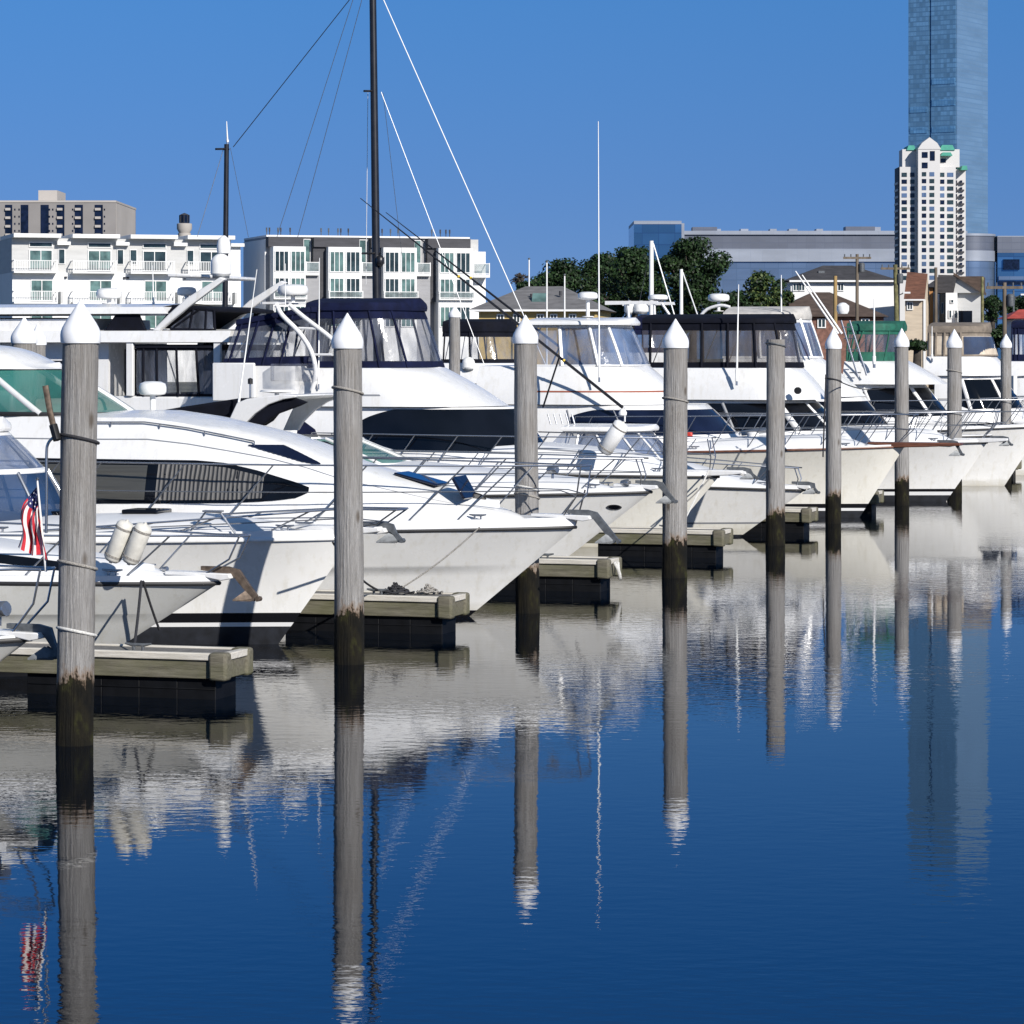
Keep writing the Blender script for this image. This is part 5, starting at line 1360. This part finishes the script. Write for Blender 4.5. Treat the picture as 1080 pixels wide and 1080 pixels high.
mb = MB(); mb.lathe([(1.2, Z(246)), (1.7, Z(241.5)), (1.7, Z(236)), (1.3, Z(235.5))], (0, 0, 0), 'pale_concrete', 16); mb.build('gallery', fr.root, 40)
mb = MB(); mb.lathe([(1.05, Z(235.5)), (1.05, Z(227))], (0, 0, 0), 'navy_glass', 8); mb.build('lantern', fr.root, 20)
mb = MB(); mb.lathe([(1.2, Z(227)), (.6, Z(225.5)), (0, Z(224.5))], (0, 0, 0), 'slate', 12)
for k in range(8): a = PI / 4 * k; mb.tube([(1.1 * math.cos(a), 1.1 * math.sin(a), Z(235)), (1.1 * math.cos(a), 1.1 * math.sin(a), Z(227))], .09, 'slate', 4)
mb.build('roof', fr.root, 40)

# glass skyscraper
fr = Frame('glass_skyscraper', 1008, 1500, R(33), label='very tall blue glass skyscraper running out of the top of the picture', cat='skyscraper')
wl, wr = 25.0, 36.0
mb = MB(); H = 238
a, c = -wl, 0
mb.box(a, a + wl * .44, .0, wr, .5, H, 'towerglass'); mb.box(a + wl * .46 + .5, 0, 0, wr, .5, H + 4, 'towerglass'); mb.box(a + wl * .44, a + wl * .46 + .5, 1.2, wr, .5, H, 'towerglass')
mb.build('tower_body', fr.root, 0)
mb = MB(); mb.box(.02, .5, .4, wr - .2, .5, H + 4, 'towerside'); mb.build('side_facade', fr.root, 0)
zt = lambda py: CAM_Z - (py - HOR) / F * 1500
for (y0, y1, x0, x1) in ((88, 82, .5, .98), (111, 104, .5, .98), (117, 111, .03, .40), (139, 133, .03, .40), (139, 133, .5, .98)):
    mb = MB(); mb.box(a + wl * x0, a + wl * x1, -.25, -.02, zt(y0), zt(y1), 'towerbright'); mb.build('pale_floor_band', fr.root, 0)  # floor bands of lighter cyan glass

# white condominium tower
fr = Frame('condominium_tower', 983, 950, 0, label='white condominium tower with green copper roofs in front of the blue glass skyscraper', cat='tower block')
Z = lambda py, yl=0.0: fr.pix(983, py, yl)[1]; ztop = Z(176)
mb = MB(); mb.box(X(949), X(1008), 0, 11, .5, ztop, 'condo'); mb.box(X(952.5), X(1013), 2, 10, ztop, Z(157), 'condo'); mb.build('wall', fr.root, 0)
mb = MB(); mb.box(X(967), X(990), -3, 3, .5, Z(158), 'condo')
x0, x1 = X(966.5), X(991); zg = Z(158); mb.prism([(x0, zg), (x1, zg), (X(987), Z(151.5)), (X(979), Z(145.5)), (X(971), Z(151.5))], -3.2, 8, 'condo'); mb.build('central_bay', fr.root, 0)
mb = MB(); mb.box(X(1008) + .01, X(1020), 3, 11, .5, Z(178), 'condo'); mb.build('side_wing', fr.root, 0)
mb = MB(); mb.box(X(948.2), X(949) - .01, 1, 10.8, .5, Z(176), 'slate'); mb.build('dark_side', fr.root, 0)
for (x0, x1, y0, y1) in ((957, 966.4, 158, 153), (991.2, 1008, 158, 152.5), (991.2, 1004, 164.5, 161), (1013, 1020, 179.5, 175)):
    mb = MB(); d = -1.5 if y0 > 160 else 1.5
    mb.prism([(X(x0), Z(y0)), (X(x1), Z(y0)), (lerp(X(x0), X(x1), .85), Z(y1)), (lerp(X(x0), X(x1), .2), Z(y1))], d, 12, 'copper'); mb.build('copper_roof', fr.root, 0)
cols = [(951, 956.5, 0), (960, 964.5, 0), (971, 975.5, -3), (979, 984, -3), (991.5, 996, 0), (999, 1005.5, 0)]
n = 0
for r_ in range(16):
    y = 186.5 + r_ * 7.25
    for (x0, x1, d) in cols:
        mb = MB(); mb.box(X(x0), X(x1), d - .12, d + .05, Z(y), Z(y - 4.4), ('navy_glass', 'winglass', 'halllow', 'winglass', 'navy_glass')[(r_ * 5 + int(x0) * 3 + r_ * r_) % 5]); mb.build('window', fr.root, 0); n += 1
for (x0, x1, y0, y1) in ((971, 977, 178, 172), (979.5, 984.5, 170, 160), (971, 977, 167, 161), (993, 998.5, 171, 167)):
    mb = MB(); mb.box(X(x0), X(x1), -3.15 if x0 < 990 else 1.8, 2.05 if x0 > 990 else -2.9, Z(y0), Z(y1), 'navy_glass'); mb.build('upper_window', fr.root, 0)
for px in (1008.5, 1014):
    mb = MB()
    for k in range(15): y = 194 + k * 7.25; mb.box(X(px), X(px + 4), 2.0, 3.05, Z(y), Z(y - 1.8), 'slate'); mb.box(X(px), X(px + 2), 2.2, 3.04, Z(y - 1.8), Z(y - 4.2), 'navy_glass')
    mb.build('balcony_column', fr.root, 0)
mb = MB()
for k in range(15): y = 194 + k * 7.25; mb.box(X(947.4), X(948.2), 2, 10, Z(y), Z(y - 2.4), 'condo')
mb.build('side_balcony', fr.root, 0)

# long convention hall
fr = Frame('convention_hall', 850, 1350, 0, label='long low grey blue hall with dark band and glass end block behind the trees', cat='building')
Z = lambda py, yl=0.0: fr.pix(850, py, yl)[1]
mb = MB(); mb.box(X(720), X(1020), 0, 60, Z(262.5), Z(247.5), 'halldark'); mb.build('louvre_band', fr.root, 0)
mb = MB(); mb.box(X(720), X(1020), -1, 60, Z(276), Z(262.5), 'hallgrey'); mb.box(X(720), X(1020), -1, 60, Z(247.5), Z(243.5), 'hallgrey'); mb.build('panel_wall', fr.root, 0)
mb = MB(); mb.box(X(720), X(1020), 0, 60, .5, Z(276), 'halllow'); mb.build('glazed_base', fr.root, 0)
mb = MB(); mb.box(X(668), X(718), -6, 55, .5, Z(237), 'hallglass'); mb.box(X(718) + .01, X(721), -6, 55, .5, Z(236), 'hallgrey'); mb.box(X(668), X(718), -6.2, 54, Z(237), Z(233.5), 'hallgrey')
mb.build('glass_block', fr.root, 0)
for (x0, x1, y) in ((731, 757, 239), (757, 761, 241), (782, 790, 241), (813, 820, 241), (833, 842, 241), (862, 869, 241), (893, 924, 238.5), (924, 930, 239)):
    mb = MB(); mb.box(X(x0), X(x1), 4, 14, Z(243.5), Z(y), 'hallgrey' if x1 - x0 < 20 else 'halldark'); mb.build('roof_unit', fr.root, 0)
fr = Frame('glass_pavilion', 1040, 1340, 0, label='blue glazed pavilion with grey upper bands at the foot of the skyscraper', cat='building')
Z = lambda py, yl=0.0: fr.pix(1040, py, yl)[1]
mb = MB(); mb.lathe([(X(1053) - X(1022), .5), (X(1053) - X(1022), Z(275))], (X(1023), 14, 0), 'halllow', 40); mb.build('glazed_base', fr.root, 30)
mb = MB(); mb.lathe([(X(1053) - X(1021), Z(275)), (X(1053) - X(1021), Z(264))], (X(1023), 14, 0), 'hallgrey', 40); mb.lathe([(X(1053) - X(1021), Z(248.5)), (X(1053) - X(1021), Z(246)), (0, Z(245.5))], (X(1023), 14, 0), 'hallgrey', 40); mb.build('panel_band', fr.root, 30)
mb = MB(); mb.lathe([(X(1053) - X(1022), Z(264)), (X(1053) - X(1022), Z(248.5))], (X(1023), 14, 0), 'halldark', 40); mb.build('louvre_band', fr.root, 30)
mb = MB(); mb.box(X(1055), X(1150), 8, 40, .5, Z(266), 'hallglass'); mb.box(X(1055), X(1150), 7.9, 40, Z(266), Z(249), 'halldark'); mb.box(X(1055), X(1150), 7.8, 40, Z(249), Z(248), 'hallgrey'); mb.build('side_block', fr.root, 0)
mb = MB(); mb.box(X(1061), X(1078), 6.8, 7.95, Z(284), Z(273), 'navy_glass'); mb.box(X(1056), X(1100), 6.9, 7.95, Z(295), Z(291), 'halllow'); mb.box(X(1056), X(1100), 7, 7.95, Z(300), Z(296), 'navy_glass'); mb.build('dark_opening', fr.root, 0)

# ------------------------------------------------------------------ houses
def gable_along(mb, x0, x1, y0, y1, z0, z1, m, over=.4):
    ym = (y0 + y1) / 2
    mb.grid([[(x0 - over, y0 - over, z0), (x0 - over, ym, z1), (x0 - over, y1 + over, z0)], [(x1 + over, y0 - over, z0), (x1 + over, ym, z1), (x1 + over, y1 + over, z0)]], m)
    mb.poly([(x0 - over, y0 - over, z0 - .02), (x1 + over, y0 - over, z0 - .02), (x1 + over, y1 + over, z0 - .02), (x0 - over, y1 + over, z0 - .02)], m)
    for x in (x0 - over, x1 + over): mb.poly([(x, y0 - over, z0), (x, y1 + over, z0), (x, ym, z1)], m)
def hip(mb, x0, x1, y0, y1, z0, z1, m, run=3, over=.4):
    x0 -= over; x1 += over; y0 -= over; y1 += over; ym = (y0 + y1) / 2; a, c = (x0 + run, ym, z1), (x1 - run, ym, z1)
    P = [(x0, y0, z0), (x1, y0, z0), (x1, y1, z0), (x0, y1, z0)]
    mb.poly([P[0], P[1], c, a], m); mb.poly([P[1], P[2], c], m); mb.poly([P[2], P[3], a, c], m); mb.poly([P[3], P[0], a], m); mb.poly([(p[0], p[1], p[2] - .05) for p in P], m)
fr = Frame('house', 895, 260, 0, label='long white house with dark hip roof above the brown roofed brick house', cat='house', group='houses by the far shore')
Z = lambda py, yl=0.0: fr.pix(895, py, yl)[1]
mb = MB(); mb.box(X(834), X(944), 0, 9, 1, Z(296), 'stucco'); mb.build('wall', fr.root, 0)
mb = MB(); hip(mb, X(834), X(944), 0, 9, Z(296), Z(278.5), 'roofdark', 3.5); mb.build('roof', fr.root, 0)
mb = MB(); mb.box(X(832), X(946), -.55, -.42, Z(297.5), Z(295.6), 'stucco'); mb.build('gutter', fr.root, 0)
for px in (836, 842, 883): window(fr, X(px), X(px + 7), Z(307), Z(298.5), 0, 2, 'winglass', .07)
mb = MB(); x = X(869); mb.box(x - .25, x + .25, 2, 2.5, Z(292), Z(285), 'galv'); mb.build('roof_vent', fr.root, 0)
fr = Frame('house', 860, 235, 0, label='low brick house with wide brown hip roof behind the black and green canopies', cat='house', group='houses by the far shore')
Z = lambda py, yl=0.0: fr.pix(860, py, yl)[1]
mb = MB(); mb.box(X(812), X(932), 0, 9, 1, Z(334), 'brick'); mb.build('wall', fr.root, 0)
mb = MB(); hip(mb, X(812), X(932), 0, 9, Z(334), Z(307), 'roofbrown', 4); mb.build('roof', fr.root, 0)
for px in (862, 908): window(fr, X(px), X(px + 9), Z(346), Z(336), 0, 2, 'winglass', .08)
fr = Frame('house', 970, 250, R(10), label='tan house with red brown pitched roof right of the leaning pole', cat='house', group='houses by the far shore')
Z = lambda py, yl=0.0: fr.pix(970, py, yl)[1]
mb = MB(); mb.box(X(954.5), X(975), 0, 9, 1, Z(316), 'tan'); mb.box(X(975) + .01, X(975) + .06, -.06, 9, 1, Z(316), 'tan'); mb.box(X(974), X(975) + .1, -.1, -.01, 1, Z(316), 'stucco')
mb.build('wall', fr.root, 0)
x0, x1 = X(953.5), X(975.5)
mb = MB(); mb.poly([(x0, -.5, Z(316)), (x1, -.5, Z(316)), (x1, 5, Z(287)), (x0, 5, Z(285))], 'roofred'); mb.poly([(x1, -.5, Z(316)), (x1, 9.5, Z(316)), (x1, 5, Z(287))], 'tan'); mb.poly([(x0, 9.5, Z(316)), (x1, 9.5, Z(316)), (x1, 5, Z(287)), (x0, 5, Z(285))], 'roofred'); mb.poly([(x0, -.5, Z(316)), (x0, 9.5, Z(316)), (x0, 5, Z(285))], 'tan')
mb.box(x0, x1, -.62, -.5, Z(317.2), Z(315.6), 'stucco'); mb.build('roof', fr.root, 0)
window(fr, X(956.5), X(963), Z(327), Z(318), 0, 2, 'winglass', .08)
fr = Frame('house', 988, 262, R(10), label='narrow house with orange side and bay windows between the tan house and the grey gable', cat='house', group='houses by the far shore')
Z = lambda py, yl=0.0: fr.pix(988, py, yl)[1]
mb = MB(); mb.box(X(980), X(984), 0, 8, 1, Z(303), 'orange'); mb.box(X(984) + .01, X(996), .3, 8, 1, Z(303), 'tan'); mb.box(X(985), X(991), -.8, .29, 1, Z(308), 'stucco'); mb.build('wall', fr.root, 0)
mb = MB(); hip(mb, X(980), X(998), 0, 8, Z(303), Z(290), 'roofdark', 1.2); mb.build('roof', fr.root, 0)
for px in (985.5, 992): window(fr, X(px), X(px + 3.5), Z(331), Z(319), -.8 if px < 990 else .3, 1, 'winglass', .06)
fr = Frame('house', 1010, 255, R(10), label='white house with grey front gable and dark roof, a black screen before its porch', cat='house', group='houses by the far shore')
Z = lambda py, yl=0.0: fr.pix(1010, py, yl)[1]
mb = MB(); mb.box(X(998), X(1034), 0, 9, 1, Z(308), 'stucco_grey'); mb.box(X(998), X(1010), -1.0, -.01, 1, Z(309), 'stucco'); mb.build('wall', fr.root, 0)
mb = MB(); mb.prism([(X(1004), Z(309)), (X(1036), Z(309)), (X(1006), Z(289))], -.6, 8, 'stucco_grey'); mb.build('gable', fr.root, 0)
mb = MB()
mb.prism([(X(1037), Z(310)), (X(1037.5), Z(307)), (X(1006), Z(287.5)), (X(1006), Z(290.5))], -1.0, 9, 'roofbrown'); mb.prism([(X(988), Z(309)), (X(1006), Z(309)), (X(1010), Z(290.5)), (X(990), Z(290))], -.95, 3, 'roofdark')
mb.box(X(1009), X(1036), 3, 9.5, Z(306), Z(290.5), 'roofbrown'); mb.build('roof', fr.root, 0)
mb = MB(); mb.box(X(1011.5), X(1026), -1.6, -1.3, 1, Z(328), 'black_glass'); mb.build('porch_screen', fr.root, 0)
window(fr, X(1003), X(1006.5), Z(320), Z(316), -1.0, 1, 'winglass', .05)
for px in (1001, 1007): window(fr, X(px), X(px + 3.5), Z(336), Z(327), -1.0, 1, 'winglass', .06)
fr = Frame('boathouse', 570, 205, R(6), label='grey roofed low house with yellow walls behind the black bimini, beside the dark trees', cat='house')
Z = lambda py, yl=0.0: fr.pix(570, py, yl)[1]
mb = MB(); mb.box(X(505), X(630), 0, 12, 1, Z(328), 'yellowwall'); mb.build('wall', fr.root, 0)
mb = MB(); hip(mb, X(500), X(630), 0, 12, Z(327), Z(300), 'roofgrey', 3.2); mb.build('roof', fr.root, 0)
mb = MB(); mb.box(X(496), X(633), -.65, -.45, Z(328.5), Z(326.5), 'stucco'); mb.build('gutter', fr.root, 0)
for px in (524, 541, 566, 580, 600): window(fr, X(px), X(px + 8), Z(341), Z(331), 0, 2, 'winglass', .08)
mb = MB(); mb.obox((X(566), 2.0, Z(316)), (.5, 0, 0), (0, .5, .42), (0, -.04, .05), 'wingreen'); mb.build('skylight', fr.root, 0)
mb = MB()
for px, py in ((553, 318), (556, 312), (587, 309)): mb.tube([(X(px), 3, Z(py + 2)), (X(px), 3, Z(py - 3))], .12, 'slate', 6)
mb.build('roof_vent', fr.root, 0)
fr = Frame('kiosk', 1085, 180, 0, label='small white hut with a bright red roof', cat='hut')
Z = lambda py, yl=0.0: fr.pix(1085, py, yl)[1]
mb = MB(); mb.box(X(1069), X(1115), 0, 3, .9, Z(336), 'stucco'); mb.build('wall', fr.root, 0)
M['roofbright'] = simple('bright_red_roof', (.42, .07, .05), .7, var=.15, scale=2)
mb = MB(); hip(mb, X(1068), X(1116), 0, 3, Z(336), Z(326), 'roofbright', 1.0); mb.build('roof', fr.root, 0)

# ------------------------------------------------------------------ poles and lamps
def upole(px, ytop, Y, label, m='pole', cross=True, r=.13, lean=0, lamp=None):
    fr = Frame('utility_pole', px, Y, 0, label=label, cat='pole', group='utility poles by the houses'); z = CAM_Z - (ytop - HOR) / F * Y
    mb = MB(); mb.tube([(0, 0, .9), (lean, 0, z)], [r * 1.1, r * .85], m, 8); mb.build('post', fr.root, 60)
    if cross:
        mb = MB(); mb.box(lean - 1.0, lean + 1.0, -.1, .02, z - .35, z - .2, 'pole')
        for k in range(5): mb.tube([(lean - .9 + k * .45, -.04, z - .2), (lean - .9 + k * .45, -.04, z)], .05, 'galv', 6)
        mb.build('crossarm', fr.root, 0)
        mb = MB(); mb.lathe([(.2, 0), (.22, .1), (.22, .6), (.15, .68)], (lean + .32, -.1, z - 1.3), 'galv', 12); mb.build('transformer', fr.root, 40)
    if lamp:
        mb = MB(); mb.tube([(lean, 0, z - lamp), (lean + .6, -.2, z - lamp + .25)], .04, 'galv', 6); mb.box(lean + .5, lean + 1.0, -.35, -.1, z - lamp + .2, z - lamp + .32, 'lamp'); mb.build('lamp_head', fr.root, 0)
upole(904, 268, 225, 'utility pole with crossarm and transformer in front of the white house roof')
upole(948, 279, 215, 'vine grown utility pole with crossarm beside the white house corner', 'polegreen', r=.17, lean=-.25, lamp=2.2)
upole(987, 282, 225, 'plain pole without crossarm before the narrow orange house', cross=False)
upole(1036, 292, 235, 'mossy short pole beside the grey gable', 'polegreen', cross=False)
upole(1059.5, 298, 170.5, 'brown utility pole with crossarm before the dark trees near the red hut', r=.13)
upole(881, 291, 200, 'yellowish wooden pole rising behind the black bimini', 'polewood', cross=False, r=.14)
upole(1069, 306, 240, 'street light pole with lamp arm left of the red roofed hut', 'galv', cross=False, r=.08, lamp=.6)

for px, y0, Yf_, lb in ((576.7, 277, 190, 'tall white flagpole before the grey roof, next to the tall white antenna'), (558, 274, 215, 'thin white flagpole over the grey roof ridge'), (595.5, 291, 200, 'short white pole at the hip of the grey roof')):
    fr = Frame('flagpole', px, Yf_, 0, label=lb, cat='pole', group='white poles by the grey roofed house'); z = CAM_Z - (y0 - HOR) / F * Yf_
    mb = MB(); mb.tube([(0, 0, .9), (0, 0, z)], [.07, .045], 'dome', 7); mb.build('post', fr.root, 60)
    mb = MB(); mb.lathe([(.02, 0), (.08, .05), (.08, .1), (0, .15)], (0, 0, z), 'galv', 10); mb.build('finial', fr.root, 60)
# ------------------------------------------------------------------ trees
M['bark'] = simple('tree_bark', (.06, .05, .04), .95, var=.3, scale=2)
M['leaf_a'] = leaf_mat('dark_leaves', (.006, .015, .005), (.016, .034, .010))
M['leaf_b'] = leaf_mat('mid_leaves', (.010, .030, .008), (.027, .060, .014))
M['leaf_c'] = leaf_mat('light_leaves', (.05, .075, .02), (.10, .13, .035))
def tree(label, px, Y, ytop, wpx, ybot, n=3600, mats=('leaf_a', 'leaf_a', 'leaf_b'), seed=1, leaf=.27):
    rng = random.Random(seed); fr = Frame('tree', px, Y, 0, label=label, cat='tree', group='trees on the far shore')
    zt, zb = CAM_Z - (ytop - HOR) / F * Y, CAM_Z - (ybot - HOR) / F * Y; w = wpx / 2 / F * Y; zb = max(zb, 1.8)
    mb = MB(); mb.tube([(0, 0, .9), (.1, 0, lerp(zb, zt, .3)), (0, .2, lerp(zb, zt, .7))], [.32, .24, .08], 'bark', 8)
    blobs = []
    for k in range(44):
        a = rng.uniform(0, 2 * PI); h = rng.random() ** .8; rr = math.sin(PI * min(.98, .16 + .80 * h)) ** .7
        q = rng.uniform(.15, .86)
        blobs.append((Vector((w * rr * q * math.cos(a), w * rr * q * .8 * math.sin(a), lerp(zb + .6, zt - .8, h))), w * rng.uniform(.16, .33)))
    for c, r in blobs[::2]: mb.tube([(0, 0, lerp(zb, zt, .25)), Vector((0, 0, lerp(zb, zt, .35))).lerp(c, .5), c], [.12, .07, .03], 'bark', 5)
    mb.build('trunk', fr.root, 60)
    mb = MB()
    for i in range(int(n * 1.5)):
        c, r = rng.choice(blobs); d = Vector((rng.gauss(0, 1), rng.gauss(0, 1), rng.gauss(0, 1))).normalized()
        p = c + d * r * rng.uniform(.55, 1.08); p.z = c.z + (p.z - c.z) * .8
        nrm = (d + Vector((rng.gauss(0, .6), rng.gauss(0, .6), rng.gauss(0, .6) + .3))).normalized(); u = nrm.orthogonal().normalized(); v = nrm.cross(u); s = leaf * rng.uniform(.6, 1.3)
        a = rng.uniform(0, 6.3); u, v = u * math.cos(a) + v * math.sin(a), v * math.cos(a) - u * math.sin(a)
        mb.poly([p - u * s * .5, p + v * s * .32, p + u * s * .5, p - v * s * .32], rng.choice(mats))
    mb.build('crown', fr.root, 0, fix=False)
tree('small dark tree over the grey roof ridge, lowest of the dark tree group', 556, 236, 289, 44, 330, 2200, seed=3)
tree('dark round tree rising just behind the grey roof ridge', 574, 248, 281, 60, 345, 3500, ('leaf_a', 'leaf_b'), seed=31)
tree('dark rounded tree behind the grey roof, next to the tall white antenna', 592, 242, 270, 86, 345, 6500, seed=4)
tree('dark tree directly behind the tall white antenna', 636, 246, 262, 84, 350, 6000, seed=5)
tree('dark spreading tree behind the radar bar and the taller sailing mast', 668, 234, 253, 92, 352, 7500, ('leaf_a', 'leaf_b'), seed=6)
tree('largest and darkest tree, behind the smaller white sailing mast', 730, 225, 246, 102, 356, 9000, ('leaf_a', 'leaf_a', 'leaf_b'), seed=8)
tree('lighter green tree below the long hall, beside the white house', 803, 236, 281, 74, 345, 5000, ('leaf_b', 'leaf_c', 'leaf_a'), seed=9)
tree('low green shrub tree at the foot of the light green tree', 775, 230, 300, 60, 350, 3500, ('leaf_b', 'leaf_a'), seed=10)
tree('dark street tree right of the grey gable house', 1046, 300, 306, 36, 345, 2400, seed=11)
tree('dark bushy tree behind the brown utility pole', 1060, 205, 334, 44, 372, 2600, ('leaf_b', 'leaf_a'), seed=12)
tree('dark tree at the foot of the glass pavilion behind the street light', 1076, 330, 305, 44, 345, 2400, seed=13)
tree('dark green hedge bush below the tan house, beside the green canopy', 966, 190, 349, 34, 376, 2200, ('leaf_a', 'leaf_b'), seed=21)
tree('low dark bush left of the brick house behind the grey topped yacht', 822, 200, 333, 36, 372, 2000, ('leaf_a', 'leaf_b'), seed=22)
tree('pinkish leafless looking shrub left of the dark trees', 548, 260, 279, 22, 308, 260, ('bark',), seed=14, leaf=.2)
# ------------------------------------------------------------------ sky, sun, camera
SUN_EL, SUN_AZ = R(27), R(33)            # azimuth: to the right of straight behind the camera
sd = Vector((math.sin(SUN_AZ) * math.cos(SUN_EL), -math.cos(SUN_AZ) * math.cos(SUN_EL), math.sin(SUN_EL)))
w = bpy.data.worlds.new('World'); sc.world = w; w.use_nodes = True
nt = w.node_tree; bg = nt.nodes['Background']
sky = nt.nodes.new('ShaderNodeTexSky'); sky.sky_type = 'NISHITA'; sky.sun_disc = False
sky.sun_elevation = SUN_EL; sky.sun_rotation = math.atan2(sd.x, sd.y)
sky.altitude = SKY_ALT; sky.air_density = 1.0; sky.dust_density = 0.0; sky.ozone_density = 10.0
tc = nt.nodes.new('ShaderNodeTexCoord'); mp = nt.nodes.new('ShaderNodeMapping')
mp.inputs['Location'].default_value = (0, 0, SKY_LIFT)
nt.links.new(tc.outputs['Generated'], mp.inputs[0]); nt.links.new(mp.outputs[0], sky.inputs[0])
tint = nt.nodes.new('ShaderNodeMix'); tint.data_type = 'RGBA'; tint.blend_type = 'MULTIPLY'; tint.inputs[0].default_value = 1
sep = nt.nodes.new('ShaderNodeSeparateXYZ'); nt.links.new(tc.outputs['Generated'], sep.inputs[0])
nt.links.new(ramp(nt, sep.outputs['Z'], SKY_RAMP), tint.inputs[7]); nt.links.new(sky.outputs[0], tint.inputs[6])
nt.links.new(tint.outputs[2], bg.inputs[0]); bg.inputs[1].default_value = SKY_STR
l = bpy.data.lights.new('sun', 'SUN'); l.energy = SUN_STR; l.angle = R(.53); l.color = (1, .95, .88)
lo = bpy.data.objects.new('sun', l); COL.objects.link(lo); lo.location = sd * 60; lo.rotation_euler = sd.to_track_quat('Z', 'Y').to_euler()
cam = bpy.data.cameras.new('camera'); co = bpy.data.objects.new('camera', cam); COL.objects.link(co)
co.location = (0, 0, CAM_Z); co.rotation_euler = (PI / 2, 0, 0)
cam.sensor_width = 36; cam.lens = F / 1080 * 36; cam.shift_y = -(540 - HOR) / 1080; cam.clip_end = 30000; cam.clip_start = .1
sc.camera = co
vs = sc.view_settings; vs.view_transform = 'Standard'; vs.look = 'None'; vs.exposure = EXPO; vs.gamma = 1
cy = sc.cycles; cy.use_denoising = True; cy.max_bounces = 8; cy.transparent_max_bounces = 24; cy.caustics_reflective = True; cy.blur_glossy = 1.0; cy.caustics_refractive = False
cy.sample_clamp_indirect = 6
